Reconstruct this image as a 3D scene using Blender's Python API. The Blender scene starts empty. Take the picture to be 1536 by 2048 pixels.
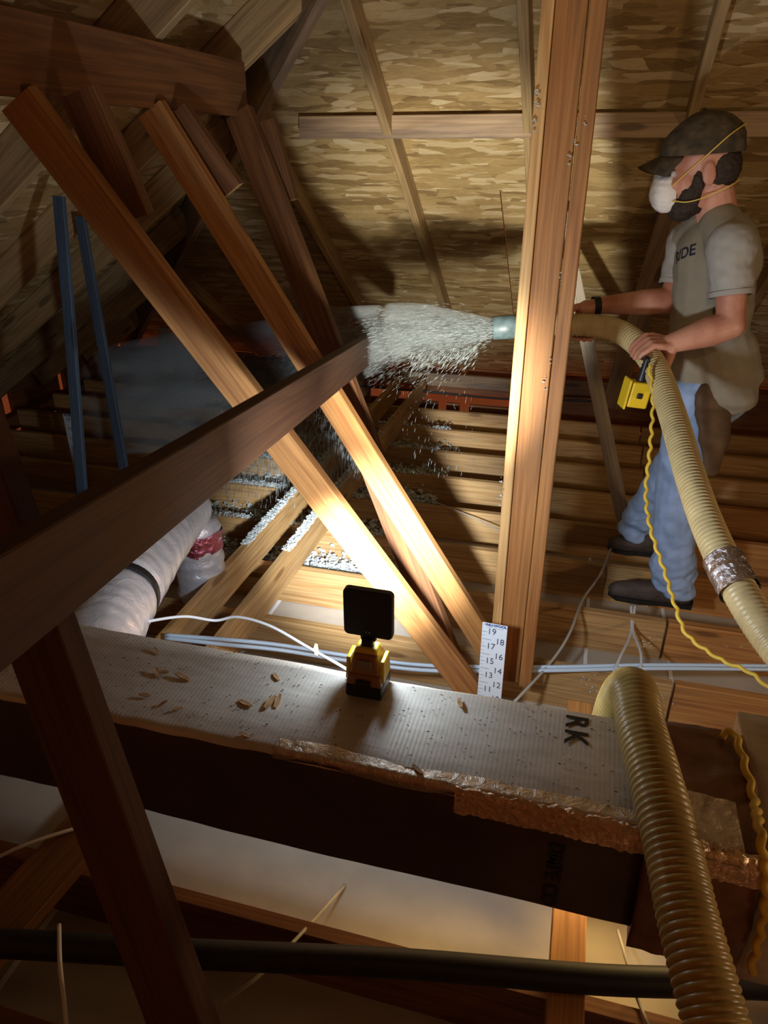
import bpy, bmesh, math, random
import numpy as np
from mathutils import Vector, Matrix, noise
random.seed(7)
C = bpy.context.scene.collection
V = Vector
# ---------------------------------------------------------------- camera
F_PX, PITCH, YAW, CAMH = 1462.0, math.radians(26.4), math.radians(15.3), 1.70
cam_d = bpy.data.cameras.new('camera'); cam = bpy.data.objects.new('camera', cam_d); C.objects.link(cam)
cam.location = (0, 0, CAMH)
cam.rotation_euler = (math.radians(90) - PITCH, 0, YAW)
cam_d.sensor_fit = 'VERTICAL'; cam_d.sensor_height = 36.0
cam_d.lens = 36.0 * F_PX / 2048.0
cam_d.clip_start = 0.05; cam_d.clip_end = 100
bpy.context.scene.camera = cam
# ---------------------------------------------------------------- world (dusk light outside, seen only through the eave gaps)
w = bpy.data.worlds.new('world'); bpy.context.scene.world = w; w.use_nodes = True
w.node_tree.nodes['Background'].inputs[0].default_value = (1.0, .20, .06, 1)
w.node_tree.nodes['Background'].inputs[1].default_value = .10
# ---------------------------------------------------------------- lights and exposure
def light(name, typ, loc, power, color, aim=None, **kw):
    d = bpy.data.lights.new(name, typ); d.energy = power; d.color = color
    for k, v in kw.items(): setattr(d, k, v)
    o = bpy.data.objects.new(name, d); C.objects.link(o); o.location = loc
    if aim is not None:
        o.rotation_euler = (V(aim) - V(loc)).to_track_quat('-Z', 'Y').to_euler()
    return o
LAMP = V((-.333, 1.128, .895))
light('flood_light', 'AREA', LAMP, 9, (.86, .93, 1.0), aim=LAMP + V((-.05, 1, -.02)), shape='RECTANGLE', size=.085, size_y=.09)
light('beam_light', 'SPOT', LAMP + V((0, .01, 0)), 480, (.86, .93, 1.0), aim=(-.54, 1.86, .58), spot_size=math.radians(40), spot_blend=1.0, shadow_soft_size=.035)
light('side_spill_light', 'POINT', LAMP + V((0, .028, -.01)), 1.6, (.72, .86, 1.0), shadow_soft_size=.025)
light('foil_fill', 'POINT', (.95, .05, .80), 1.5, (1.0, .58, .28), shadow_soft_size=.10)  # warm fill added low at right to make the front foil glint
light('far_beam_light', 'SPOT', LAMP + V((0, .012, .01)), 240, (1.0, .95, .80), aim=(-.62, 4.2, 1.42), spot_size=math.radians(44), spot_blend=1.0, shadow_soft_size=.03)
light('rear_fill', 'AREA', (.8, -1.3, 2.5), 1.3, (1.0, .50, .20), aim=(-.6, 2.4, 1.1), shape='DISK', size=.7)  # unseen warm fill added behind the camera to lift the shadows
light('roof_deck_fill', 'SPOT', (.1, -.9, 2.75), 62, (1.0, .74, .40), aim=(.0, 3.0, 2.15), spot_size=math.radians(48), spot_blend=.9, shadow_soft_size=.12)  # spot added out of view to brighten the back roof deck
light('left_fill', 'POINT', (-2.3, -.6, 1.2), 1.6, (1.0, .52, .22), shadow_soft_size=.25)  # soft warm fill added out of view on the left
light('joist_fill', 'AREA', (2.0, 1.2, .95), 7, (1.0, .70, .42), aim=(.6, 2.4, .1), shape='DISK', size=.3)  # unseen warm fill added at right for the joists
light('drywall_fill', 'AREA', (.15, 1.62, .22), 1.6, (1.0, .64, .22), aim=(-.1, 1.25, -.18), shape='RECTANGLE', size=.8, size_y=.05, spread=math.radians(95))  # added warm fill that brightens the drywall below the duct
sc = bpy.context.scene
sc.view_settings.view_transform = 'Standard'; sc.view_settings.look = 'None'
sc.view_settings.exposure = 0.42; sc.view_settings.gamma = 1.0; sc.view_settings.use_curve_mapping = False
try:
    sc.cycles.use_denoising = True; sc.cycles.max_bounces = 7; sc.cycles.diffuse_bounces = 5
    sc.cycles.volume_step_rate = 4.0; sc.cycles.volume_max_steps = 128; sc.cycles.volume_bounces = 0
    sc.cycles.sample_clamp_indirect = 4.0
except Exception: pass
# ---------------------------------------------------------------- measuring: a pixel of the 1536x2048 photo plus one known coordinate -> a point
_F = V((-math.sin(YAW), math.cos(YAW), 0)); _R = V((math.cos(YAW), math.sin(YAW), 0)); _U = V((0, 0, 1))
def P(px, py, d=None, X=None, Y=None, z=None):
    a, b = px - 768.0, 1024.0 - py
    up = b * math.cos(PITCH) - F_PX * math.sin(PITCH); fw = F_PX * math.cos(PITCH) + b * math.sin(PITCH)
    r = _F * fw + _R * a + _U * up
    if d is not None: t = d / F_PX
    elif X is not None: t = X / r.x
    elif Y is not None: t = Y / r.y
    else: t = (z - CAMH) / r.z
    return V((0, 0, CAMH)) + r * t
# ---------------------------------------------------------------- materials
def new_mat(name, rough=.7, metal=0.0, color=(.5, .5, .5)):
    m = bpy.data.materials.new(name); m.use_nodes = True; nt = m.node_tree
    b = nt.nodes['Principled BSDF']; b.inputs['Base Color'].default_value = (*color, 1)
    b.inputs['Roughness'].default_value = rough; b.inputs['Metallic'].default_value = metal
    return m, nt, b
def nd(nt, t, **kw):
    n = nt.nodes.new(t)
    for k, v in kw.items():
        if k in n.inputs: n.inputs[k].default_value = v
        else: setattr(n, k, v)
    return n
def ramp(nt, fac, stops):
    r = nt.nodes.new('ShaderNodeValToRGB'); e = r.color_ramp.elements
    while len(e) < len(stops): e.new(.5)
    for i, (p, c) in enumerate(stops): e[i].position = p; e[i].color = (*c, 1)
    nt.links.new(fac, r.inputs[0]); return r.outputs[0]
def mix(nt, fac, a, b, mode='MIX'):
    n = nt.nodes.new('ShaderNodeMix'); n.data_type = 'RGBA'; n.blend_type = mode
    for s, v in ((0, fac), (6, a), (7, b)):
        if isinstance(v, (int, float)): n.inputs[s].default_value = v
        elif isinstance(v, tuple): n.inputs[s].default_value = (*v, 1)
        else: nt.links.new(v, n.inputs[s])
    return n.outputs[2]
def mth(nt, op, a, b=None):
    n = nt.nodes.new('ShaderNodeMath'); n.operation = op
    for i, v in enumerate((a, b)):
        if v is None: continue
        if isinstance(v, (int, float)): n.inputs[i].default_value = v
        else: nt.links.new(v, n.inputs[i])
    return n.outputs[0]
def coords(nt, scale=(1, 1, 1), rnd=True, rot=(0, 0, 0)):
    tc = nt.nodes.new('ShaderNodeTexCoord'); out = tc.outputs['Object']
    if rnd:
        oi = nt.nodes.new('ShaderNodeObjectInfo'); vm = nt.nodes.new('ShaderNodeVectorMath'); vm.operation = 'SCALE'
        vm.inputs[0].default_value = (7.3, 3.1, 5.7); nt.links.new(oi.outputs['Random'], vm.inputs['Scale'])
        va = nt.nodes.new('ShaderNodeVectorMath'); nt.links.new(out, va.inputs[0]); nt.links.new(vm.outputs[0], va.inputs[1]); out = va.outputs[0]
    mp = nd(nt, 'ShaderNodeMapping', Scale=scale, Rotation=rot); nt.links.new(out, mp.inputs[0]); return mp.outputs[0]
def tex(nt, t, vec, **kw):
    n = nd(nt, t, **kw); nt.links.new(vec, n.inputs['Vector']); return n
def bump(nt, b, h, strength=.3, dist=.002):
    n = nd(nt, 'ShaderNodeBump', Strength=strength, Distance=dist); nt.links.new(h, n.inputs['Height']); nt.links.new(n.outputs[0], b.inputs['Normal'])
def wood(name, light_c, dark_c, stain=.35, stain_c=(.16, .11, .08), rough=.68, ring=34):
    m, nt, b = new_mat(name, rough)
    v = coords(nt, (.55, 7, 7)); n = tex(nt, 'ShaderNodeTexNoise', v, Scale=1.0, Detail=2.0, Roughness=.45)
    rings = mth(nt, 'SINE', mth(nt, 'MULTIPLY', n.outputs[0], ring * 2.2))
    rings = mth(nt, 'MULTIPLY', mth(nt, 'ADD', rings, 1.0), .5); rings = mth(nt, 'POWER', rings, 2.2)
    fine = tex(nt, 'ShaderNodeTexNoise', coords(nt, (3, 130, 130)), Scale=1.0, Detail=3.0)
    col = mix(nt, mth(nt, 'MULTIPLY', rings, .62), light_c, dark_c)
    col = mix(nt, .42, col, ramp(nt, fine.outputs[0], [(.38, tuple(x * .6 for x in dark_c)), (.6, light_c)]))
    mot = tex(nt, 'ShaderNodeTexNoise', coords(nt, (1.6, 9, 9)), Scale=1.0, Detail=5.0, Roughness=.6)
    col = mix(nt, mth(nt, 'MULTIPLY', ramp(nt, mot.outputs[0], [(.48, (0, 0, 0)), (.68, (1, 1, 1))]), stain), col, stain_c)
    kv = tex(nt, 'ShaderNodeTexVoronoi', coords(nt, (2.1, 9, 9)), Scale=1.0)
    kn = ramp(nt, kv.outputs['Distance'], [(.0, (1, 1, 1)), (.10, (1, 1, 1)), (.16, (0, 0, 0))])
    col = mix(nt, mth(nt, 'MULTIPLY', kn, .75), col, tuple(x * .35 for x in dark_c))
    oi = nt.nodes.new('ShaderNodeObjectInfo')
    hs = nt.nodes.new('ShaderNodeHueSaturation'); nt.links.new(col, hs.inputs['Color'])
    nt.links.new(mth(nt, 'ADD', mth(nt, 'MULTIPLY', oi.outputs['Random'], .35), .82), hs.inputs['Value'])
    nt.links.new(hs.outputs[0], b.inputs['Base Color'])
    bump(nt, b, fine.outputs[0], .45, .0015); return m
M_PINE = wood('pine', (.60, .37, .15), (.40, .19, .055), .25)
M_ORANGE = wood('fir_orange', (.52, .25, .075), (.33, .115, .03), .3, (.12, .06, .03))
M_OLD = wood('weathered_pine', (.36, .25, .15), (.22, .13, .07), .75, (.10, .075, .065))
M_DARK = wood('dark_fir', (.22, .088, .026), (.12, .040, .012), .3, (.06, .03, .02))
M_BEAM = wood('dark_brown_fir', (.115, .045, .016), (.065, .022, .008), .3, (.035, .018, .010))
M_POST = wood('fir_brown', (.42, .185, .05), (.26, .09, .02), .35, (.10, .05, .025))
M_RAFT = wood('roof_pine', (.43, .29, .135), (.27, .165, .07), .4, (.13, .09, .05))
M_PALE = wood('pale_furring', (.40, .34, .27), (.30, .24, .18), .3, (.2, .18, .17))
M_BLUE = wood('blue_grey_strip', (.055, .09, .14), (.04, .065, .10), .3, (.05, .07, .1))  # blue-grey wood tone for the hanging strips
def osb():
    m, nt, b = new_mat('osb', .72)
    col = None; hsum = None
    for i, (sc_, rot) in enumerate((((7, 32, 30), .12), ((10, 46, 50), -.30), ((5.5, 26, 25), .42))):
        dn = tex(nt, 'ShaderNodeTexNoise', coords(nt, (6, 6, 6), False), Scale=1.0, Detail=1.0)
        vec = coords(nt, sc_, True, (0, 0, rot)); va = nt.nodes.new('ShaderNodeVectorMath'); nt.links.new(vec, va.inputs[0]); nt.links.new(dn.outputs['Color'], va.inputs[1])
        vo = tex(nt, 'ShaderNodeTexVoronoi', va.outputs[0], Scale=1.0, Randomness=1.0)
        sp = nt.nodes.new('ShaderNodeSeparateColor'); nt.links.new(vo.outputs['Color'], sp.inputs[0])
        c = ramp(nt, sp.outputs[0], [(0, (.25, .15, .055)), (.3, (.46, .31, .12)), (.7, (.58, .41, .18)), (1, (.88, .72, .44))])
        if col is None: col, hsum = c, sp.outputs[0]
        else:
            msk = ramp(nt, sp.outputs[1], [(.50, (0, 0, 0)), (.55, (1, 1, 1))])
            col = mix(nt, msk, col, c); hsum = mth(nt, 'ADD', hsum, mth(nt, 'MULTIPLY', sp.outputs[0], .7))
    fine = tex(nt, 'ShaderNodeTexNoise', coords(nt, (30, 160, 160)), Scale=1.0, Detail=3.0)
    col = mix(nt, .3, col, ramp(nt, fine.outputs[0], [(.35, (.2, .13, .05)), (.65, (.5, .36, .17))]))
    big = tex(nt, 'ShaderNodeTexNoise', coords(nt, (1.2, 1.2, 1.2)), Scale=1.0, Detail=3.0)
    col = mix(nt, .45, col, ramp(nt, big.outputs[0], [(.35, (.45, .40, .33)), (.65, (1, 1, 1))]), 'MULTIPLY')
    nt.links.new(col, b.inputs['Base Color']); bump(nt, b, hsum, .6, .003); return m
M_OSB = osb()
def simple(name, color, rough=.6, metal=0.0, nscale=None, var=.15, bstr=.2, bdist=.002, aniso=(1, 1, 1)):
    m, nt, b = new_mat(name, rough, metal, color)
    if nscale:
        n = tex(nt, 'ShaderNodeTexNoise', coords(nt, tuple(nscale * a for a in aniso)), Scale=1.0, Detail=4.0)
        nt.links.new(ramp(nt, n.outputs[0], [(.3, tuple(max(0, x * (1 - var)) for x in color)), (.7, tuple(min(1, x * (1 + var)) for x in color))]), b.inputs['Base Color'])
        bump(nt, b, n.outputs[0], bstr, bdist)
    return m
M_DRY = simple('drywall', (.46, .41, .34), .85, 0, 9, .08, .1)
M_TAPEJ = simple('joint_tape', (.85, .86, .88), .7)
M_HOSE = simple('hose_vinyl', (.56, .44, .22), .38, 0, 20, .15, .1)
M_HOSE2 = simple('hose_vinyl_amber', (.50, .36, .12), .33, 0, 20, .18, .1)
M_NOZ = simple('nozzle_tape', (.09, .13, .14), .45, 0, 40, .3)
M_BLACK = simple('black_plastic', (.012, .012, .013), .42)
M_BLACKR = simple('black_rubber', (.012, .011, .010), .55, 0, 30, .3)
M_YEL = simple('yellow_plastic', (.80, .55, .02), .4)
M_YELB = simple('amber_plastic', (.33, .15, .04), .35)
M_CORD = simple('yellow_cord', (.72, .50, .06), .5)
M_WHITEC = simple('white_cable', (.74, .76, .80), .45)
M_PEX = simple('bluish_pipe', (.55, .70, .88), .35)
M_GREYC = simple('grey_cable', (.42, .40, .36), .5)
M_RULER = simple('ruler_card', (.66, .76, .88), .55)
M_INK = simple('ink', (.035, .05, .09), .6)
M_INKB = simple('blue_ink', (.01, .04, .22), .6)
M_STEEL = simple('screw_steel', (.6, .6, .62), .3, 1)
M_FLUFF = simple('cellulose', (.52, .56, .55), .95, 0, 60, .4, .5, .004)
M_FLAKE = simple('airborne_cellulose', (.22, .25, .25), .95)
M_CHIP = simple('wood_chip', (.50, .30, .14), .8, 0, 40, .3)
def foil(name, col, rough, scale, strength, aniso=(1, 1, 1), spec2=None):
    m, nt, b = new_mat(name, rough, .55 if name == 'silver_foil' else 1.0, col)
    n = tex(nt, 'ShaderNodeTexNoise', coords(nt, tuple(scale * a for a in aniso)), Scale=1.0, Detail=5.0, Roughness=.65, Distortion=.8)
    bump(nt, b, n.outputs[0], strength, .006); return m
M_FOIL = foil('silver_foil', (.84, .87, .98), .34, 22, .8, (1, 1, 1))
M_FOILT = foil('foil_tape', (.95, .72, .50), .30, 90, 1.0)
M_FOILP = foil('pale_foil', (.75, .66, .56), .42, 50, .8)
M_PURPLE = foil('pink_foil_tape', (.75, .25, .40), .25, 45, .9)
M_TAPES = foil('grey_tape', (.70, .70, .76), .30, 60, 1.0)
def duct_mat():
    m, nt, b = new_mat('duct_board_facing', .5, .12, (.5, .44, .36))
    v = coords(nt, (1, 1, 1), False)
    wv = tex(nt, 'ShaderNodeTexWave', v, Scale=38.0, Distortion=1.2); wv.inputs['Detail'].default_value = 2; wv.inputs['Detail Scale'].default_value = 3.0
    n = tex(nt, 'ShaderNodeTexNoise', coords(nt, (14, 50, 50), False), Scale=1.0, Detail=5.0)
    n2 = tex(nt, 'ShaderNodeTexNoise', coords(nt, (3, 3, 3), False), Scale=1.0, Detail=4.0)
    c = ramp(nt, n2.outputs[0], [(.3, (.56, .50, .41)), (.7, (.74, .70, .62))])
    c = mix(nt, .25, c, ramp(nt, n.outputs[0], [(.3, (.25, .2, .14)), (.65, (.7, .65, .58))]))
    nt.links.new(c, b.inputs['Base Color'])
    bump(nt, b, mth(nt, 'ADD', mth(nt, 'MULTIPLY', wv.outputs['Fac'], .13), n.outputs[0]), .65, .0020); return m
M_DUCT = duct_mat()
M_DUCTF = simple('shaded_duct_side', (.075, .055, .045), .5, .3, 8, .2, .2)  # duct sides and underside: their shade is put into this dark colour
M_WRAP = simple('brown_wrap', (.20, .10, .055), .4, .3, 14, .35, .7, .008)
M_SHIRT = simple('khaki_shirt', (.27, .235, .175), .9, 0, 9, .12, .3, .006)
M_SLEEVE = simple('lit_sleeve', (.36, .345, .32), .9, 0, 9, .1, .3, .006)  # paler than the shirt: the lamp's light is put into the sleeve colour
M_JEAN = simple('denim', (.30, .42, .66), .85, 0, 14, .22, .35, .005)
M_LEATH = simple('brown_leather', (.10, .055, .025), .75, 0, 12, .3, .3)
M_CAP = simple('brown_cap', (.060, .042, .022), .9, 0, 30, .5, .2)
M_HAIR = simple('dark_hair', (.028, .016, .010), .8, 0, 90, .5, .8, .004)
M_BOOT = simple('brown_boot', (.060, .042, .034), .7, 0, 25, .3, .3)
M_MASK = simple('white_mask', (.78, .75, .72), .85, 0, 20, .05, .2)
M_STRAP = simple('yellow_elastic', (.75, .52, .10), .6)
def skin_mat():
    m, nt, b = new_mat('skin', .5); b.inputs['Subsurface Weight'].default_value = .12; b.inputs['Subsurface Radius'].default_value = (.02, .008, .004)
    n = tex(nt, 'ShaderNodeTexNoise', coords(nt, (9, 9, 9), False), Scale=1.0, Detail=4.0)
    nt.links.new(ramp(nt, n.outputs[0], [(.35, (.42, .16, .10)), (.65, (.62, .31, .21))]), b.inputs['Base Color']); bump(nt, b, n.outputs[0], .15, .003); return m
M_SKIN = skin_mat()
def emis(name, col, s):
    m, nt, b = new_mat(name); b.inputs['Emission Color'].default_value = (*col, 1); b.inputs['Emission Strength'].default_value = s; return m
M_LED = emis('led_panel', (.9, .95, 1), 12)
# ---------------------------------------------------------------- object helpers
def meta(o, label=None, cat=None, group=None, kind=None):
    if label: o['label'] = label
    if cat: o['category'] = cat
    if group: o['group'] = group
    if kind: o['kind'] = kind
    return o
def empty(name, loc=(0, 0, 0), rz=0, **kw):
    o = bpy.data.objects.new(name, None); C.objects.link(o); o.location = loc; o.rotation_euler = (0, 0, rz); return meta(o, **kw)
def link(name, me, mat, parent=None, mw=None, smooth=False, **kw):
    o = bpy.data.objects.new(name, me); C.objects.link(o)
    if mat and not me.materials: me.materials.append(mat)
    if smooth: me.polygons.foreach_set('use_smooth', [True] * len(me.polygons))
    if mw is not None: o.matrix_world = mw
    if parent:
        o.parent = parent
        pm = Matrix.LocRotScale(parent.location, parent.rotation_euler, parent.scale)
        if parent.parent:
            g = parent.parent; pm = Matrix.LocRotScale(g.location, g.rotation_euler, g.scale) @ g_local(parent)
        o.matrix_parent_inverse = pm.inverted()
    return meta(o, **kw)
def g_local(o): return o.matrix_parent_inverse @ Matrix.LocRotScale(o.location, o.rotation_euler, o.scale)
def mesh(verts, faces, name='m'):
    me = bpy.data.meshes.new(name); me.from_pydata([tuple(v) for v in verts], [], faces); me.update(); return me
def prism_mesh(L, w_, t_, c=.0025, segs=1, warp=0.0, e0=0.0, e1=0.0):
    """board along local x from 0..L, width along z, thickness along y, edges eased; e0/e1 shear the end cuts"""
    a, b_ = w_ / 2, t_ / 2; c = min(c, b_ * .4)
    prof = [(-b_, -a + c), (-b_ + c, -a), (b_ - c, -a), (b_, -a + c), (b_, a - c), (b_ - c, a), (-b_ + c, a), (-b_, a - c)]
    vs, fs = [], []; s0 = random.random() * 50
    for i in range(segs + 1):
        x = L * i / segs
        wy = warp * (noise.noise((s0, x * 1.1, 0))); wz = warp * noise.noise((s0, x * 1.1, 9)); 
        if i in (0, segs): wy = wz = 0
        for (y, z) in prof:
            sh = (e0 if i == 0 else (e1 if i == segs else 0)) * z
            vs.append((x + sh, y + wy, z + wz))
    for i in range(segs):
        for k in range(8):
            k2 = (k + 1) % 8; fs.append((i * 8 + k, i * 8 + k2, i * 8 + 8 + k2, i * 8 + 8 + k))
    fs.append(tuple(range(7, -1, -1))); fs.append(tuple(segs * 8 + k for k in range(8)))
    return mesh(vs, fs)
def frame_of(p0, p1, wdir):
    x = (V(p1) - V(p0)).normalized(); z = V(wdir) - x * V(wdir).dot(x); z.normalize(); y = z.cross(x)
    m = Matrix((x, y, z)).transposed().to_4x4(); m.translation = p0; return m
def board(name, p0, p1, wdir, w_, t_, mat, parent=None, segs=4, warp=.003, e0=0, e1=0, **kw):
    L = (V(p1) - V(p0)).length
    return link(name, prism_mesh(L, w_, t_, segs=segs, warp=warp, e0=e0, e1=e1), mat, parent, frame_of(p0, p1, wdir), **kw)
def bez(pts, n=12):
    """Catmull-Rom through points"""
    pts = [V(p) for p in pts]; out = []
    q = [pts[0] * 2 - pts[1]] + pts + [pts[-1] * 2 - pts[-2]]
    for i in range(len(pts) - 1):
        a, b, c, d = q[i:i + 4]
        for k in range(n):
            t = k / n
            out.append(.5 * ((2 * b) + (c - a) * t + (2 * a - 5 * b + 4 * c - d) * t * t + (3 * b - a - 3 * c + d) * t ** 3))
    out.append(pts[-1]); return out
def resample(path, step):
    res = [path[0]]; acc = 0.0
    for a, b in zip(path, path[1:]):
        L = (b - a).length; pos = step - acc
        while pos <= L and L > 0:
            res.append(a.lerp(b, pos / L)); pos += step
        acc = (acc + L) % step if L else acc
    return res
def tube_mesh(path, rfun, seg=10, caps=True, flat=1.0):
    vs, fs = [], []; up = V((0, 0, 1)); n = len(path); prev = None
    for i, p in enumerate(path):
        t = (path[min(i + 1, n - 1)] - path[max(i - 1, 0)]).normalized()
        if prev is None:
            a = t.cross(up);
            if a.length < .1: a = t.cross(V((1, 0, 0)))
            a.normalize()
        else: a = (prev - t * prev.dot(t)).normalized()
        prev = a; b = t.cross(a); r = rfun(i) if callable(rfun) else rfun
        for k in range(seg):
            an = 2 * math.pi * k / seg; vs.append(p + a * (math.cos(an) * r) + b * (math.sin(an) * r * flat))
    for i in range(n - 1):
        for k in range(seg):
            k2 = (k + 1) % seg; fs.append((i * seg + k, i * seg + k2, (i + 1) * seg + k2, (i + 1) * seg + k))
    if caps: fs.append(tuple(range(seg - 1, -1, -1))); fs.append(tuple((n - 1) * seg + k for k in range(seg)))
    return mesh(vs, fs)
def tube(name, pts, r, mat, parent=None, seg=10, n=10, flat=1.0, **kw):
    return link(name, tube_mesh(bez(pts, n), r, seg, flat=flat), mat, parent, smooth=True, **kw)
def rbox_mesh(cx, cy, cz, sx, sy, sz, bev=.004, seg=2):
    bm = bmesh.new(); bmesh.ops.create_cube(bm, size=1)
    bmesh.ops.scale(bm, vec=(sx, sy, sz), verts=bm.verts)
    bmesh.ops.bevel(bm, geom=bm.edges[:], offset=bev, segments=seg, affect='EDGES', profile=.5)
    bmesh.ops.translate(bm, vec=(cx, cy, cz), verts=bm.verts)
    me = bpy.data.meshes.new('box'); bm.to_mesh(me); bm.free(); return me
def rbox(name, c, s, mat, parent=None, bev=.004, seg=2, **kw):
    me = rbox_mesh(0, 0, 0, *s, bev, seg); return link(name, me, mat, parent, Matrix.Translation(c), **kw)
def text(name, body, size, mw, mat, parent, bold=0.0, sx=1.0, ext=.0003):
    cu = bpy.data.curves.new('t', 'FONT'); cu.body = body; cu.size = size; cu.extrude = ext; cu.offset = bold; cu.align_x = 'CENTER'; cu.align_y = 'CENTER'; cu.resolution_u = 3
    to = bpy.data.objects.new('t', cu); C.objects.link(to); dg = bpy.context.evaluated_depsgraph_get()
    me = bpy.data.meshes.new_from_object(to.evaluated_get(dg)); bpy.data.objects.remove(to)
    me.transform(Matrix.Diagonal((sx, 1, 1, 1)))
    return link(name, me, mat, parent, mw)
# ================================================================ THE SETTING
ceiling = empty('ceiling', kind='structure', label='sloping timber roof deck with rafters above the attic')
floor = empty('floor', kind='structure', label='open joists over the drywall ceiling of the rooms below')
# back slope  z = 4.25 - .7 Y ; left slope z = 3.02 + .7 X
SL = math.atan(.7); N_B = V((0, -math.sin(SL), -math.cos(SL))); N_L = V((math.sin(SL), 0, -math.cos(SL)))
def zb(Y): return 4.25 - .7 * Y
def zl(X): return 3.02 + .7 * X
def deck_panel(corners, nrm, t=.012):
    """polygon on the deck plane, thickened outward; local frame with x along first edge"""
    o = corners[0]; z = nrm.normalized(); x = V((0, 1, 0)) if abs(z.x) > .1 else V((1, 0, 0)); y = z.cross(x)
    m = Matrix((x, y, z)).transposed().to_4x4(); m.translation = o; inv = m.inverted()
    loc = [inv @ c for c in corners]; n = len(loc)
    vs = [V((p.x, p.y, 0)) for p in loc] + [V((p.x, p.y, -t)) for p in loc]
    fs = [tuple(range(n)), tuple(range(2 * n - 1, n - 1, -1))] + [(i, i + n, (i + 1) % n + n, (i + 1) % n) for i in range(n)]
    return link('osb_panel', mesh(vs, fs), M_OSB, ceiling, m)
def hipY(X): return 1.757 - X       # plan line of the hip: X + Y = 1.757
ss = [(0.0, 1.45), (1.45, 2.68), (2.68, 3.90), (3.90, 5.12), (5.12, 5.98)]   # courses by plan Y
for ci, (y0, y1) in enumerate(ss):
    edges = [-1.7 + 2.44 * k + (1.22 if ci % 2 else 0) for k in range(-2, 4)]
    for a, b in zip(edges, edges[1:]):
        g = .0025; xa, xb = a + g, min(b - g, 3.4)
        if xa > 3.3: continue
        ya, yb = y0 + g, y1 - g; poly = []
        # clip rectangle by X > 1.757 - Y
        pts = [V((xa, ya, 0)), V((xb, ya, 0)), V((xb, yb, 0)), V((xa, yb, 0))]
        for i in range(4):
            p, q = pts[i], pts[(i + 1) % 4]; fp, fq = p.x + p.y - 1.757, q.x + q.y - 1.757
            if fp >= 0: poly.append(p)
            if fp * fq < 0: poly.append(p.lerp(q, fp / (fp - fq)))
        if len(poly) < 3: continue
        cs = [V((p.x, p.y, zb(p.y))) for p in poly]
        deck_panel(cs[::-1], N_B)
ls = [(1.7, .4), (.4, -.8), (-.8, -2.0), (-2.0, -3.2), (-3.2, -4.3)]
for ci, (x0, x1) in enumerate(ls):
    for a, b in zip([-4, -1.5, .9, 3.35, 5.8], [-1.5, .9, 3.35, 5.8, 6.3]):
        g = .0025; a2, b2 = a + g, b - g; pts = [V((x0 - g, a2, 0)), V((x0 - g, b2, 0)), V((x1 + g, b2, 0)), V((x1 + g, a2, 0))]; poly = []
        for i in range(4):
            p, q = pts[i], pts[(i + 1) % 4]; fp, fq = 1.757 - p.x - p.y, 1.757 - q.x - q.y
            if fp >= 0: poly.append(p)
            if fp * fq < 0: poly.append(p.lerp(q, fp / (fp - fq)))
        if len(poly) < 3: continue
        deck_panel([V((p.x, p.y, zl(p.x))) for p in poly][::-1], N_L)
# south slope and the end walls close the attic behind the camera
deck_panel([V((-4, -5, 4.25 - 3.5)), V((3.4, -5, .75)), V((3.4, 0, 4.25)), V((-4, 0, 4.25))], V((0, math.sin(SL), -math.cos(SL))))
def wallp(name, x0, y0, x1, y1, z0, z1):
    vs = [(x0, y0, z0), (x1, y1, z0), (x1, y1, z1), (x0, y0, z1)]; d = V((y1 - y0, x0 - x1, 0)).normalized() * .02
    vs += [tuple(V(v) + d) for v in vs]
    return link(name, mesh(vs, [(0, 1, 2, 3), (7, 6, 5, 4), (0, 4, 5, 1), (1, 5, 6, 2), (2, 6, 7, 3), (3, 7, 4, 0)]), M_OSB, None, kind='structure')
wallp('wall_right', 3.35, -5, 3.35, 6, -.2, 4.3); wallp('wall_front', -4.3, -4.6, 3.4, -4.6, -.2, 4.3)
# rafters of the back slope (2x4) and left slope (2x6)
for X in (-2.72, -2.12, -1.52, -.915, -.322, .297, .90, 1.5, 2.1, 2.7):
    ytop = max(.05, hipY(X) + .05); w_ = .092
    off = N_B * (w_ / 2 + .001)
    p0 = V((X, ytop, zb(ytop))) + off; p1 = V((X, 5.97, zb(5.97))) + off
    board('rafter', p0, p1, N_B, w_, .038, M_RAFT, ceiling, 6, .004)
for Y in (-1.4, -.8, -.2, .37, .97, 1.57, 2.17, 2.79, 3.39, 4.0, 4.6, 5.2):
    xt = min(1.7, 1.757 - Y - .05); w_ = .14; off = N_L * (w_ / 2 + .001)
    board('rafter', V((xt, Y, zl(xt))) + off, V((-4.05, Y, zl(-4.05))) + off, N_L, w_, .038, M_RAFT, ceiling, 6, .004)
hip0 = V((1.65, .107, zl(1.65) - .13)); hip1 = V((-4.1, 5.857, zl(-4.1) - .13))
board('hip_rafter', hip0, hip1, (0, 0, 1), .185, .042, M_OLD, ceiling, 6, .003)
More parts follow.
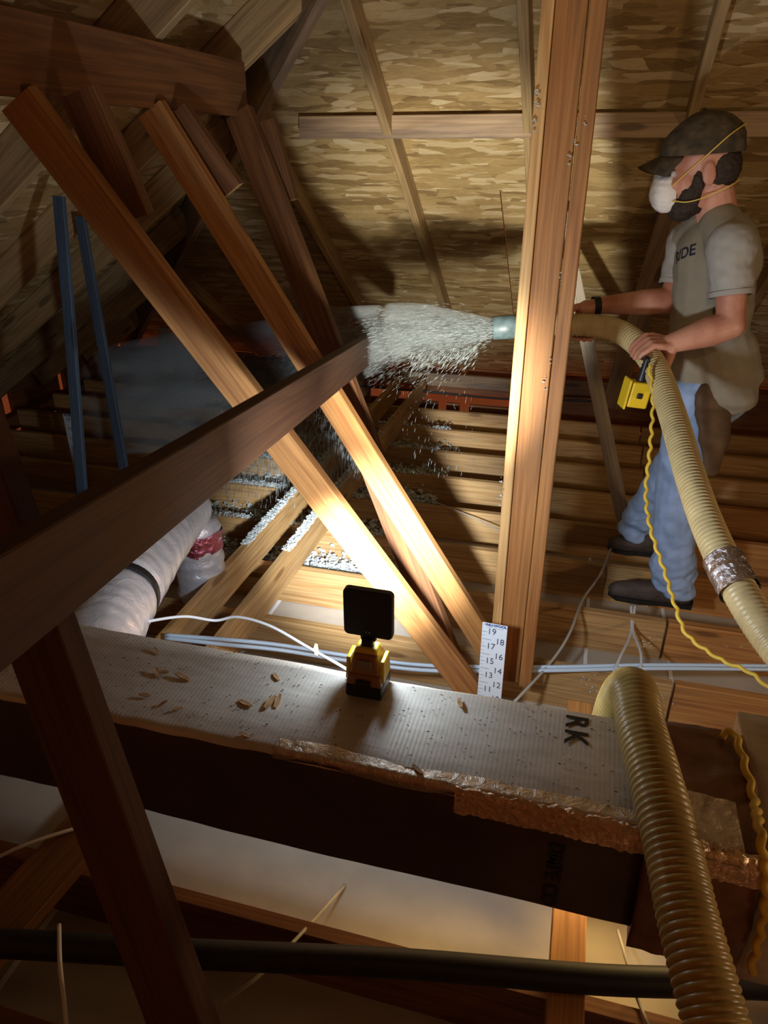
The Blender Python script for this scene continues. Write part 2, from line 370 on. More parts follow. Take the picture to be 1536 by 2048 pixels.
# eaves: plates and blocking, with gaps to the soffit
for (a, b) in ((-4.0, -1.62), (-1.6, .9), (.92, 3.3)):
    board('eave_plate', (a, 5.62, .05), (b, 5.62, .05), (0, 0, 1), .10, .038, M_OLD, floor, 4)
board('eave_board', (-4.1, 5.98, -.05), (3.3, 5.98, -.05), (0, 0, 1), .22, .02, M_DARK, ceiling, 2, 0)
for (a, b) in ((-4.0, -1.62), (-.15, 3.3)): board('eave_blocking', (a, 5.50, -.02), (b, 5.50, -.02), (0, 0, 1), .36, .038, M_DARK, floor, 2)
for k, (a, b) in enumerate(((-1.6, -1.05), (-.98, -.88), (-.80, -.16))):
    board('eave_blocking', (a, 5.45, -.14), (b, 5.45, -.14), (0, 0, 1), .12, .038, M_DARK, floor, 2)
for k, Y in enumerate((.4, 1.0, 1.6, 2.2, 2.8, 3.42, 4.04, 4.64, 5.25)):
    board('eave_blocking', (-4.08, Y - .30, .0 + .02 * (k % 2)), (-4.08, Y + .20 + .03 * (k % 3), .0 + .02 * (k % 2)), (0, 0, 1), .42, .038, M_DARK, floor, 2)
board('eave_plate', (-3.98, -1, -.09), (-3.98, 5.6, -.09), (0, 0, 1), .10, .09, M_DARK, floor, 3)
# floor: drywall sheets and their taped seams
xs = [-4.0, -1.225, .16, .49, 2.0, 3.35]; ys = [-1.0, .55, 1.72, 2.95, 4.2, 5.4]
for i in range(len(xs) - 1):
    for j in range(len(ys) - 1):
        g = .0015; sx, sy = xs[i + 1] - xs[i] - 2 * g, ys[j + 1] - ys[j] - 2 * g
        rbox('drywall_panel', ((xs[i] + xs[i + 1]) / 2, (ys[j] + ys[j + 1]) / 2, -.184 - .0065), (sx, sy, .0125), M_DRY, floor, .001, 1)
for x in xs[1:-2]:
    rbox('seam_strip', (x, 2.2, -.1825), (.016, 6.2, .003), M_TAPEJ, floor, .001, 1)
JY = [.30, .69, 1.055, 1.47, 1.87, 2.26, 2.655, 3.05, 3.445, 3.84, 4.235, 4.63, 5.02]
for k, Y in enumerate(JY):
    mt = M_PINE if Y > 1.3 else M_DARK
    sp = .44 + random.uniform(-.015, .015)
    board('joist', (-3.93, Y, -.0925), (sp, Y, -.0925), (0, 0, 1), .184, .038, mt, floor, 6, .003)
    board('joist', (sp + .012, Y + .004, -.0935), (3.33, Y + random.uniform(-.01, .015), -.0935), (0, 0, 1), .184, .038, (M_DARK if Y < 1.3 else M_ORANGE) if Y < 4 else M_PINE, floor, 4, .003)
# ================================================================ TIMBER MEMBERS (things)
def member(name, p0, p1, wdir, w_, t_, mat, label, cat, group=None, **kw):
    o = board(name, p0, p1, wdir, w_, t_, mat, **kw); return meta(o, label, cat, group)
PX = -1.255
member('roof_purlin', (PX, -.3, 1.885), (PX, 2.70, 1.885), (0, 0, 1), .165, .04, M_DARK, 'long dark orange purlin under the left roof slope that the slanting struts hang from', 'beam', segs=6)
member('roof_purlin', (-1.316, 3.42, 1.785), (1.7, 3.42, 1.785), (0, 0, 1), .089, .038, M_OLD, 'stained grey horizontal purlin crossing the back roof slope behind the post', 'beam', segs=6)
board_n = V((0, -1, 0))
S1a, S1b = V((PX, 1.56, 1.80)), V((-.205, 2.0, -.02))
S2a, S2b = V((PX, 2.10, 1.80)), V((-.165, 2.20, -.0))
S3a, S3b = V((PX + .02, 2.63, 1.81)), V((-.33, 2.14, -.0))
member('roof_strut', S1a, S1b, (1, 0, 1), .090, .038, M_ORANGE, 'nearest orange strut slanting from upper left down to the ruler, whitened by the lamp', 'strut', 'slanting roof struts', segs=8, warp=.008)
member('roof_strut', S2a, S2b, (1, 0, 1), .086, .038, M_ORANGE, 'middle slanting strut, second of the fan, ending at the foot of the post', 'strut', 'slanting roof struts', segs=8, warp=.006)
member('roof_strut', S3a, S3b, (1, 0, 1), .100, .038, M_DARK, 'rear dark red-brown strut of the fan, farthest from the camera', 'strut', 'slanting roof struts', segs=8, warp=.004)
def scab(a, b, wd, lab):
    o = member('strut_stiffener', a, b, wd, .089, .038, M_DARK, lab, 'board', 'short boards nailed beside the strut tops', segs=2)
    o.data.materials.append(M_PINE); o.data.polygons[len(o.data.polygons) - 1].material_index = 1
scab(P(160, 182, Y=1.64), P(272, 436, Y=1.68), (1, 0, 1), 'short brown board with a pale cut end beside the top of the nearest slanting strut')
scab(P(352, 226, Y=2.17), P(462, 385, Y=2.19), (1, 0, 1), 'short grey-brown board beside the top of the middle slanting strut')
scab(P(528, 245, Y=2.66), P(572, 405, Y=2.64), (1, 0, 1), 'short dark board beside the top of the rear slanting strut')
# lateral brace across the struts
def vert_board(name, pt0, pb0, pt1, pb1, fw0, fw1, t_, mat, **kw): pass
def Pf(px, py, fw):      # point whose forward distance along the ground is fw
    p = P(px, py, d=1.0); r = p - V((0, 0, CAMH)); return V((0, 0, CAMH)) + r * (fw / r.dot(_F))
b0t, b0b = Pf(-60, 1146, .70), Pf(-60, 1347, .70)
K = .82; b1 = (Pf(768, 651, 4.1 * K) + Pf(768, 700, 4.1 * K)) / 2
n0t, n0b = Pf(0, 1110, .76 * K), Pf(0, 1300, .76 * K); n0 = (n0t + n0b) / 2
dirb = (b1 - n0)
start = n0 - dirb.normalized() * .12
brace_dir = dirb.normalized()
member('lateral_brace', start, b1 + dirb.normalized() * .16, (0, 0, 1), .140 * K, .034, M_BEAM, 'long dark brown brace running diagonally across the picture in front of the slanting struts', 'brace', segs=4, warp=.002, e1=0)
s0a, s0b = P(78, 1250, d=1.03), P(366, 2048, d=1.12)
dd = (s0b - s0a).normalized()
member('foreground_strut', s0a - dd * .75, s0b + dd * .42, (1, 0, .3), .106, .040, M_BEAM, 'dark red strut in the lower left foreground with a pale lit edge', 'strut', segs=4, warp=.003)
# post: nailed studs; the narrow pale strip paints in their lit left side
post = empty('support_post', (-.115, 2.10, 0), label='tall built-up post of orange studs standing right of the centre', cat='post')
def stud(dx, dy, w_, t_, mat, z1=3.2, wd=(1, 0, 0), z0=0.0):
    p = V((-.115 + dx, 2.10 + dy, z0)); return board('stud', p, p + V((0, 0, z1)), wd, w_, t_, mat, post, 10, .003)
stud(-.060, .030, .030, .060, M_PINE, 2.73)
stud(-.006, .036, .076, .048, M_POST, 2.73)
stud(.056, .040, .040, .089, M_POST, 2.70)
# strongback boards on the joists
member('strongback', (-1.137, 1.5, .07), (-1.137, 5.30, .07), (0, 0, 1), .14, .038, M_PINE, 'right of two long boards standing on edge across the joists', 'board', 'long boards on edge across the joists', segs=6)
member('strongback', (-1.334, 1.5, .07), (-1.334, 5.30, .07), (0, 0, 1), .14, .038, M_PINE, 'left of two long boards standing on edge across the joists', 'board', 'long boards on edge across the joists', segs=6)
# braces beside the worker
g0 = P(1253, 1072, z=.0); g1 = P(1155, 590, Y=3.75); gd = (g1 - g0)
member('thin_brace', g0, g0 + gd * 1.36, (1, 0, 0), .066, .02, M_PALE, 'thin grey slat leaning between the post and the worker, foot by his rear boot', 'brace', segs=4)
q0 = P(1222, 812, Y=5.02); q1 = P(1352, 408, Y=3.84)
member('roof_brace', q0, q1, (1, 0, 0), .125, .038, M_OLD, 'dark brown board slanting up behind the worker to the rear roof', 'brace', segs=2)
# blue grey strips left
member('hanging_strip', P(118, 392, Y=2.44), P(180, 1165, z=0), (1, 0, 0), .044, .02, M_BLUE, 'left blue-grey strip hanging from the rafters behind the nearest strut', 'strip', 'blue-grey hanging strips')
member('hanging_strip', P(160, 432, Y=2.74), P(275, 1090, z=0), (1, 0, 0), .044, .02, M_BLUE, 'right blue-grey strip hanging from the rafters behind the nearest strut', 'strip', 'blue-grey hanging strips')
member('stub_post', P(333, 745, Y=5.02) * 1.0, P(328, 655, Y=5.05), (1, 0, 0), .089, .038, M_PALE, 'short grey stud standing at the far left eave', 'post', segs=1)
member('loose_board', (.13, .25, .020), (.13, 2.02, .020), (1, 0, 0), .080, .038, M_ORANGE, 'flat orange board lying across the joists under the duct', 'board', segs=3)
member('loose_board', (-1.25, .2, .02), (-1.12, 1.60, .02), (1, 0, 0), .14, .038, M_DARK, 'dark board on the joists at the lower left behind the foreground strut', 'board', segs=2)
# ================================================================ DUCTS
DX0, DX1, DY0, DY1, DZ0, DZ1 = -2.2, .20, .893, 1.146, .492, .737
duct = empty('supply_duct', (-.5, 1.02, DZ0), label='long rectangular duct board trunk with a beige top crossing the foreground', cat='duct')
def duct_shell():
    vs, fs = [], []; nx = 90; prof = []
    r = .014
    def arc(cy, cz, a0, a1, n=3): return [(cy + r * math.cos(a0 + (a1 - a0) * i / n), cz + r * math.sin(a0 + (a1 - a0) * i / n)) for i in range(n + 1)]
    h = math.pi / 2
    prof = arc(DY1 - r, DZ1 - r, 0, h) + [(DY1 - .05, DZ1), (DY1 - .12, DZ1), (DY0 + .07, DZ1)] + arc(DY0 + r, DZ1 - r, h, 2 * h) + [(DY0, DZ1 - .06), (DY0, DZ0 + .09)] + arc(DY0 + r, DZ0 + r, 2 * h, 3 * h) + arc(DY1 - r, DZ0 + r, 3 * h, 4 * h)
    n = len(prof)
    for i in range(nx + 1):
        x = DX0 + (DX1 - DX0) * i / nx
        for (y, z) in prof:
            dz = .006 * noise.noise((x * 3, y * 6, z * 4)) + .002 * noise.noise((x * 15, y * 20, z * 9)); dy = .004 * noise.noise((x * 4, y * 5, z * 5 + 7))
            if z > DZ1 - .03 and y < DY0 + .03: dz += .004 * noise.noise((x * 22, 3, 1)); dy += .005 * noise.noise((x * 16, 8, 2))
            vs.append((x, y + dy, z + dz))
    for i in range(nx):
        for k in range(n): fs.append((i * n + k, i * n + n + k, i * n + n + (k + 1) % n, i * n + (k + 1) % n))
    fs.append(tuple(range(n))); fs.append(tuple(nx * n + k for k in range(n - 1, -1, -1)))
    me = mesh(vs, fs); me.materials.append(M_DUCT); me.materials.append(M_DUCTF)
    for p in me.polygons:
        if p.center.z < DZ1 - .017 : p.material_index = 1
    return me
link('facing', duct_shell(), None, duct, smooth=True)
def strip_on(name, x0, x1, y0, y1, z_y, amp, mat, nx=60, ny=6, freq=30, parent=duct, up=0.0, out=0.0, **kw):
    """crinkled tape folded over the top front edge: from y0 (on top) round the corner to z_y on the front face"""
    prof = [(y1 + (y0 - y1) * i / ny, DZ1 + .003) for i in range(ny + 1)] + [(DY0 - .003, DZ1 - .012 - (DZ1 - .012 - z_y) * j / ny) for j in range(ny + 1)]
    vs, fs = [], []; n = len(prof)
    for i in range(nx + 1):
        x = x0 + (x1 - x0) * i / nx
        for j, (y, z) in enumerate(prof):
            a = amp * noise.noise((x * freq, y * freq, z * freq)) ; e = .012 * noise.noise((x * 7, j * .01, 5)) if j in (0, n - 1) else 0
            if j <= ny: vs.append((x, y + e, z + a + .001 + up))
            else: vs.append((x, y - abs(a) - .001 - out, z + e))
    for i in range(nx):
        for k in range(n - 1): fs.append((i * n + k, i * n + n + k, i * n + n + k + 1, i * n + k + 1))
    return link(name, mesh(vs, fs), mat, parent, smooth=True, **kw)
strip_on('foil_tape', -.45, .198, DY0 + .006, DY0 + .030, DZ1 - .012, .0022, M_FOILP, 120, 4, 30, label='pale crinkled foil tape')
strip_on('foil_tape', -.12, .20, DY0 + .0, DY0 + .001, DZ1 - .050, .008, M_FOILT, 220, 8, 75, label='copper-coloured shining crinkled foil')
def mat_rows(x, y, z): m = Matrix((x, y, z)).transposed().to_4x4(); return m
def place(loc, x, y): x = V(x).normalized(); y = V(y).normalized(); m = Matrix((x, y, x.cross(y))).transposed().to_4x4(); m.translation = loc; return m
# lettering on the duct: reads away from the back edge toward the viewer
text('letter_r', 'R', .058, place(P(1152, 1443, z=DZ1 + .0045), (0, -1, 0), (1, 0, 0)), M_BLACKR, duct, .001)
text('letter_k', 'K', .058, place(P(1150, 1474, z=DZ1 + .0045), (0, -1, 0), (1, 0, 0)), M_BLACKR, duct, .001)
text('printing', 'DMPE CO', .036, place(P(1104, 1752, Y=DY0 - .0045), (0, 0, -1), (1, 0, 0)), M_BLACKR, duct, .001)
# end box wrapped in brown film, and the tan box at the right edge
def lump_box(name, c, s, mat, parent=None, amp=.008, freq=9, cuts=14, **kw):
    bm = bmesh.new(); bmesh.ops.create_cube(bm, size=1); bmesh.ops.subdivide_edges(bm, edges=bm.edges[:], cuts=cuts, use_grid_fill=True)
    for v in bm.verts:
        p = V((v.co.x * s[0], v.co.y * s[1], v.co.z * s[2]))
        q = p + V(c); n_ = V(v.co); n_.normalize(); v.co = p + n_ * (amp * noise.noise(q * freq) + amp * .4 * noise.noise(q * freq * 3.1))
    me = bpy.data.meshes.new('lump'); bm.to_mesh(me); bm.free(); return link(name, me, mat, parent, Matrix.Translation(c), smooth=True, **kw)
wrapb = lump_box('duct_elbow', (.278, 1.012, .610), (.172, .275, .268), M_WRAP, None, .010, 12, 20, label='duct end wrapped in shiny brown film right of the draped hose', cat='duct')
strip_on('foil_patch', .197, .362, DY0 - .024, DY0 - .012, DZ1 - .040, .007, M_FOILT, 90, 7, 70, parent=wrapb, up=.006, out=.026, label='copper-coloured crinkled foil edge')
strip_on('foil_patch', .235, .325, DY0 - .016, DY0 + .085, DZ1 - .004, .004, M_FOILP, 50, 9, 45, parent=wrapb, up=.0085, out=.026, label='whitish crinkled foil patch')
boxo = lump_box('plenum_box', (.69, 1.06, .585), (.64, .34, .29), M_DUCT, None, .004, 8, 10, label='tan duct board box at the right edge beyond the yellow rope', cat='duct')
# round flexible duct
fp = [V((-1.05, 1.14, .60)), V((-1.13, 1.35, .575)), V((-1.27, 1.75, .52)), V((-1.38, 2.08, .46)), V((-1.44, 2.30, .43))]
flex = empty('flexible_duct', tuple(fp[2]), label='silver foil insulated round duct behind the rectangular duct at left', cat='duct')
path = resample(bez(fp, 12), .012)
def flr(i): return .102 + .004 * noise.noise((i * .3, 2, 1)) - (.012 if 30 < i < 36 else 0)
me = tube_mesh(path, flr, 36)
for v in me.vertices: v.co += V((1, 1, 1)) * 0.0 + V((noise.noise(v.co * 30), noise.noise(v.co * 30 + V((9, 0, 0))), noise.noise(v.co * 30 + V((0, 9, 0))))) * .004
link('foil_sleeve', me, M_FOIL, flex, smooth=True)
sp = path[33]; spn = (path[36] - path[30]).normalized()
link('hanger_strap', tube_mesh([sp - spn * .014, sp + spn * .014], .101, 36), M_BLACK, flex, smooth=False)
boot = empty('duct_boot', (-1.44, 2.33, 0), label='silver foil wrapped vertical duct boot with pink tape', cat='duct')
bp = [V((-1.43, 2.33, .0 + .36 * i / 24)) for i in range(25)]
me = tube_mesh(bp, lambda i: .100 + .006 * noise.noise((i * .6, 3, 3)) - (.010 if i > 22 else 0), 36)
for v in me.vertices: v.co += V((noise.noise(v.co * 26), noise.noise(v.co * 26 + V((9, 0, 0))), 0)) * .005
link('foil_sleeve', me, M_FOIL, boot, smooth=True)
me = tube_mesh([V((-1.43, 2.33, .24 + .014 * i)) for i in range(7)], .104, 36, caps=False)
for v in me.vertices: v.co += V((noise.noise(v.co * 30), noise.noise(v.co * 30 + V((9, 0, 0))), noise.noise(v.co * 18) * 2)) * .005
link('pink_tape', me, M_PURPLE, boot, smooth=True)
# black pipe low in the foreground
meta(tube('black_pipe', [(-1.5, .70, .075), (-1.12, .79, .075), (-.7, .88, .075), (-.25, .985, .07), (.2, 1.07, .07), (.55, 1.155, .07), (1.0, 1.25, .07)], .031, M_BLACKR, seg=16), 'black insulated pipe lying across the joists at the bottom', 'pipe')
# ================================================================ LAMP on the duct
lamp = empty('work_lamp', (-.333, 1.10, DZ1 + .004), label='small black square LED work lamp on a yellow battery standing on the duct', cat='lamp')
LX, LY, LZ = -.333, 1.10, DZ1 + .004
def tap_box(name, z0, z1, w0, w1, d0, d1, mat, yo=0.0, bev=.004, parent=lamp, xo=0.0, **kw):
    bm = bmesh.new(); bmesh.ops.create_cube(bm, size=1)
    for v in bm.verts:
        t = v.co.z > 0; v.co.x *= (w1 if t else w0); v.co.y *= (d1 if t else d0); v.co.z = z1 if t else z0
    bmesh.ops.bevel(bm, geom=bm.edges[:], offset=bev, segments=2, affect='EDGES', profile=.5)
    me = bpy.data.meshes.new('tb'); bm.to_mesh(me); bm.free(); return link(name, me, mat, parent, Matrix.Translation((LX + xo, LY + yo, LZ)), **kw)
bat = tap_box('battery', 0, .030, .074, .074, .074, .074, M_BLACK, 0, .005)
tap_box('battery_cover', .028, .052, .073, .066, .070, .062, M_YELB, 0, .004)
tap_box('release_button', .030, .044, .030, .030, .004, .004, M_BLACK, -.037, .001)
bod = tap_box('body', .050, .094, .062, .048, .058, .044, M_YELB, 0, .005)
tap_box('side_grip', .034, .082, .010, .008, .050, .040, M_YEL, 0, .002, xo=.034)
tap_box('side_grip', .034, .082, .010, .008, .050, .040, M_YEL, 0, .002, xo=-.034)
tap_box('shoulder', .086, .104, .050, .042, .036, .030, M_YEL, 0, .004)
tap_box('back_plate', .062, .084, .030, .026, .004, .004, M_OLD, -.026, .001)
tap_box('hinge', .098, .118, .024, .024, .022, .018, M_BLACK, .002, .004)
tap_box('neck', .110, .128, .030, .034, .012, .010, M_BLACK, .006, .003)
hb = bmesh.new(); bmesh.ops.create_cube(hb, size=1)
bmesh.ops.scale(hb, vec=(.097, .016, .104), verts=hb.verts)
ed = [e for e in hb.edges if abs((e.verts[0].co - e.verts[1].co).y) > .01]
bmesh.ops.bevel(hb, geom=ed, offset=.010, segments=5, affect='EDGES', profile=.5)
bmesh.ops.bevel(hb, geom=[e for e in hb.edges if abs(e.verts[0].co.y - e.verts[1].co.y) < 1e-4], offset=.002, segments=1, affect='EDGES')
me = bpy.data.meshes.new('head'); hb.to_mesh(me); hb.free()
head = link('lamp_head', me, M_BLACK, lamp, Matrix.Translation((LX, LY + .008, LZ + .172)))
rbox('lens', (LX, LY + .0175, LZ + .172), (.086, .002, .092), M_LED, head, .0008, 1)
for sx in (-.003, .003): rbox('screw', (LX + sx, LY - .0005, LZ + .132), (.0016, .0012, .003), M_STEEL, head, .0003, 1)
# ================================================================ RULERS
def ruler(x, y, ztop, rz, wd, lab, H=.53):
    r = empty('depth_ruler', (x, y, -.18), rz, label=lab, cat='ruler', group='insulation depth rulers')
    R = Matrix.Translation((x, y, 0)) @ Matrix.Rotation(rz, 4, 'Z')
    link('card', rbox_mesh(0, 0, 0, wd, .002, H, .0006, 1), M_RULER, r, R @ Matrix.Translation((0, 0, ztop - H / 2)))
    s = wd / .08
    def T(nm, body, size, lx, lz, mat, bold=0.0, sx=1.0):
        text(nm, body, size, R @ place(V((lx, -.0013, ztop - lz)), (1, 0, 0), (0, 0, 1)), mat, r, bold, sx)
    T('brand_print', 'NU-WOOL', .0125, .006 * s,   .0066, M_INKB, .0006, 1.05)
    ring = tube_mesh([V((.0028 * math.cos(a), 0, .0028 * math.sin(a))) for a in [i * math.pi / 6 for i in range(13)]], .0007, 4, False)
    link('logo_ring', ring, M_INKB, r, R @ Matrix.Translation((-.030 * s, -.0015, ztop - .0062)))
    for i, yy in enumerate((.0145, .0170)): link('small_print', rbox_mesh(0, 0, 0, .028, .0003, .0008, .0001, 1), M_INK, r, R @ Matrix.Translation((-.012 + .026 * i, -.0013, ztop - yy)))
    tl = rbox_mesh(0, 0, 0, .030, .0003, .0013, .0001, 1); tm = rbox_mesh(0, 0, 0, .016, .0003, .0012, .0001, 1); ts = rbox_mesh(0, 0, 0, .008, .0003, .0009, .0001, 1)
    for k in range(0, 19):
        inch = 19 - k; z = .0345 + .0292 * k
        if z > H - .01: break
        odd = inch % 2 == 1
        link('tick', tm if odd else tl, M_INK, r, R @ Matrix.Translation((-wd / 2 + (.009 if odd else .017), -.0013, ztop - z)))
        link('tick', ts, M_INK, r, R @ Matrix.Translation((-wd / 2 + .006, -.0013, ztop - z - .0146)))
        T('number', str(inch), .033, (-.008 if odd else .020) * s, z - (.003 if odd else -.003), M_INK, 0.0, .9)
    return r
ruler(-.168, 1.962, .338, math.radians(-3), .081, 'white insulation depth ruler numbered 19 to 11 standing against the foot of the post')
rl = ruler(-2.80, 3.38, .338, math.radians(-4), .079, 'second depth ruler far at the left, half hidden by a blue-grey strip')
# ================================================================ CABLES
def cable(name, pts, r, mat, lab, cat='cable', seg=8, flat=1.0, **kw):
    return meta(tube(name, pts, r, mat, seg=seg, flat=flat, **kw), lab, cat)
cable('white_cable', [P(225, 1258, Y=1.32), P(300, 1242, Y=1.42), P(370, 1233, Y=1.5), P(430, 1241, Y=1.55), P(475, 1234, Y=1.55), P(540, 1252, Y=1.5), P(620, 1297, Y=1.42), P(700, 1343, Y=1.32), P(760, 1390, Y=1.25)], .0042, M_WHITEC, 'thin white cable arching over the boards behind the duct')
for k, dy in enumerate((0, 10)):
    cable('water_pipe', [P(330, 1270 + dy * .6, z=.16), P(450, 1279 + dy, z=.15), P(560, 1290 + dy, z=.12), P(700, 1312 + dy, z=.06), P(860, 1331 + dy, z=.03), P(1090, 1334 + dy * .7, z=.02), P(1300, 1330 + dy * .7, z=.015), P(1560, 1332 + dy * .7, z=.015)], .0075, M_PEX, ['upper', 'lower'][k] + ' of two pale blue pipes running side by side behind the duct', 'pipe')
cable('grey_cable', [P(1222, 1098, z=.03), P(1200, 1150, z=.02), P(1165, 1200, z=.03), P(1140, 1265, z=.04), P(1105, 1320, z=.02), P(1040, 1392, z=.02), P(1010, 1420, z=0)], .0055, M_GREYC, 'grey cable sagging from the rear boot down to the foot of the post')
cable('grey_cable', [P(1262, 1210, z=.005), P(1262, 1265, z=-.02), P(1240, 1315, z=.02), P(1215, 1375, z=.01), P(1195, 1430, z=.0)], .0055, M_WHITEC, 'pale cable running down from under the front boot, bending left')
cable('grey_cable', [P(1270, 1210, z=.005), P(1266, 1260, z=-.02), P(1282, 1310, z=.02), P(1277, 1370, z=.01), P(1275, 1430, z=.0)], .005, M_WHITEC, 'pale cable running straight down from under the front boot')
cable('thin_wire', [P(860, 1000, z=.03), P(930, 1028, z=.02), P(1000, 1062, z=.02), P(1050, 1090, z=.01)], .003, M_GREYC, 'thin dark wire lying on the shaded joists left of the post')
cable('black_wire', [P(700, 770, Y=5.0), P(850, 783, Y=5.2), P(1000, 797, Y=5.2), P(1130, 800, Y=5.2), P(1240, 806, Y=5.2)], .009, M_BLACKR, 'black wire strung along the far eave')
cable('brown_cable', [P(-20, 1722, z=.04), P(50, 1690, z=.06), P(130, 1663, z=.05), P(220, 1640, z=.0)], .005, M_WHITEC, 'pale cable curving at the lower left edge beside the foreground strut')
cable('brown_cable', [P(118, 1850, z=.10), P(120, 1930, z=.11), P(128, 2000, z=.06), P(135, 2080, z=.02)], .005, M_WHITEC, 'pale cable hanging over the black pipe in the lower left corner')
cable('brown_cable', [P(690, 1770, z=-.17), P(600, 1870, z=.01), P(520, 1950, z=.02), P(440, 2010, z=.0)], .0045, M_GREYC, 'brown cable crossing the near joist under the duct')
cable('grey_cable', [P(1235, 1860, z=-.1), P(1255, 1930, z=.07), P(1272, 1990, z=.01), P(1300, 2060, z=.01)], .004, M_GREYC, 'thin cable crossing the black pipe beside the flat orange board')
# ================================================================ HOSES
def ribbed(path_pts, r, pitch, amp, seg=24, rfun=None):
    path = resample(bez(path_pts, 16), pitch / 4)
    def rr(i):
        k = i % 4; a = (0, .8, 1, .8)[k] * amp
        base = r(i / max(1, len(path) - 1)) if callable(r) else r
        return base + a
    return tube_mesh(path, rr, seg), path
hB = empty('blowing_hose', (.3, .9, .75), label='ribbed amber hose draped over the duct in the right foreground', cat='hose', group='insulation blowing hoses')
ptsB = [V((.150, 1.235, .30)), V((.145, 1.238, .52)), V((.150, 1.222, .70)), V((.165, 1.165, .792)), P(1282, 1455, d=1.268), P(1303, 1530, d=1.195), P(1324, 1610, d=1.132), P(1346, 1700, d=1.075), P(1374, 1830, d=1.005), P(1408, 1960, d=.945), P(1440, 2080, d=.90), P(1470, 2200, d=.86)]
me, _ = ribbed(ptsB, .0375, .0115, .0048, 28)
link('ribbed_tube', me, M_HOSE2, hB, smooth=True)
hA = empty('blowing_hose', tuple(P(1290, 690, d=2.45)), label='ribbed tan hose held by the worker, blowing insulation to the left', cat='hose', group='insulation blowing hoses')
ptsA = [P(1010, 653, d=2.72), P(1080, 648, d=2.70), P(1150, 650, d=2.66), P(1215, 655, d=2.60), P(1268, 682, d=2.50), P(1310, 735, d=2.38), P(1345, 830, d=2.20), P(1380, 950, d=2.0), P(1415, 1050, d=1.86), P(1462, 1150, d=1.74), P(1530, 1262, d=1.62), P(1640, 1400, d=1.48)]
me, pathA = ribbed(ptsA, .037, .013, .0040, 24)
link('ribbed_tube', me, M_HOSE, hA, smooth=True)
a0 = P(985, 656, d=2.72); a1 = P(1042, 652, d=2.71)
noz = tube_mesh([a0, a0 + (a1 - a0) * .02, a0.lerp(a1, .5), a1, a1 - (a1 - a0) * .02, a0 + (a1 - a0) * .02 + V((0, 0, 0))], lambda i: (.040, .043, .044, .044, .034, .034)[i], 24, False)
link('nozzle', noz, M_NOZ, hA, smooth=True)
tp = [p for p in resample(bez(ptsA, 16), .006) if (p - P(1462, 1150, d=1.74)).length < .055]
me = tube_mesh(tp, lambda i: .047 + .003 * noise.noise((i * .9, 1, 1)), 24, False)
for v in me.vertices: v.co += V((noise.noise(v.co * 60), noise.noise(v.co * 60 + V((9, 0, 0))), noise.noise(v.co * 60 + V((0, 9, 0))))) * .004
link('silver_tape', me, M_TAPES, hA, smooth=True)
# yellow cords: twisted strands
def twisted(name, pts, r, lab, parent=None, amp=.0034, per=.045, **kw):
    path = resample(bez(pts, 14), .006); out = []
    for i, p in enumerate(path):
        a = i * .006 / per * 2 * math.pi
        out.append(p + V((math.cos(a), .3 * math.sin(a), math.sin(a) * .6)) * amp)
    o = link(name, tube_mesh(out, r, 8), M_CORD, parent, smooth=True); return meta(o, lab, 'cord')
twisted('control_cord', [P(1298, 730, d=2.30), P(1306, 800, d=2.28), P(1300, 900, d=2.25), P(1292, 985, d=2.22), P(1302, 1060, d=2.15), P(1330, 1145, d=2.08), P(1352, 1215, d=2.0), P(1375, 1270, d=1.95), P(1440, 1318, d=1.88), P(1500, 1345, d=1.82), P(1560, 1395, d=1.76)], .0052, 'yellow coiled control cord hanging from the hand down past the jeans')
twisted('tied_rope', [P(1440, 1475, z=.748), P(1462, 1462, z=.760), P(1474, 1480, z=.763), P(1490, 1530, z=.76), P(1508, 1600, z=.752), P(1521, 1668, Y=.86), P(1530, 1740, Y=.86), P(1528, 1830, Y=.86), P(1500, 1950, Y=.86)], .0065, 'yellow rope tied over the wrapped duct end at right', amp=.003)
# remote control box
rc = P(1270, 787, d=2.40)
rem = empty('remote_control', tuple(rc), label='yellow hose remote control box hanging under the hand', cat='remote')
Rm = Matrix.Translation(rc) @ Matrix.Rotation(math.radians(18), 4, 'Z') @ Matrix.Rotation(math.radians(8), 4, 'Y')
link('housing', rbox_mesh(.008, 0, 0, .068, .05, .085, .006, 2), M_YEL, rem, Rm)
link('cover_plate', rbox_mesh(-.036, -.004, 0, .008, .062, .098, .003, 1), M_YEL, rem, Rm)
link('switch_knob', rbox_mesh(.006, -.027, 0, .018, .010, .018, .003, 2), M_BLACK, rem, Rm)
gl = [Rm @ V((.006, 0, .042 + .006 * i)) for i in range(14)]
link('strain_relief', tube_mesh(gl, lambda i: .014 - .0005 * i + (.003 if i % 2 else 0), 12), M_BLACK, rem, smooth=True)
tube('cable', [Rm @ V((.006, 0, .12)), P(1282, 715, d=2.40), P(1292, 690, d=2.42)], .006, M_BLACK, rem)
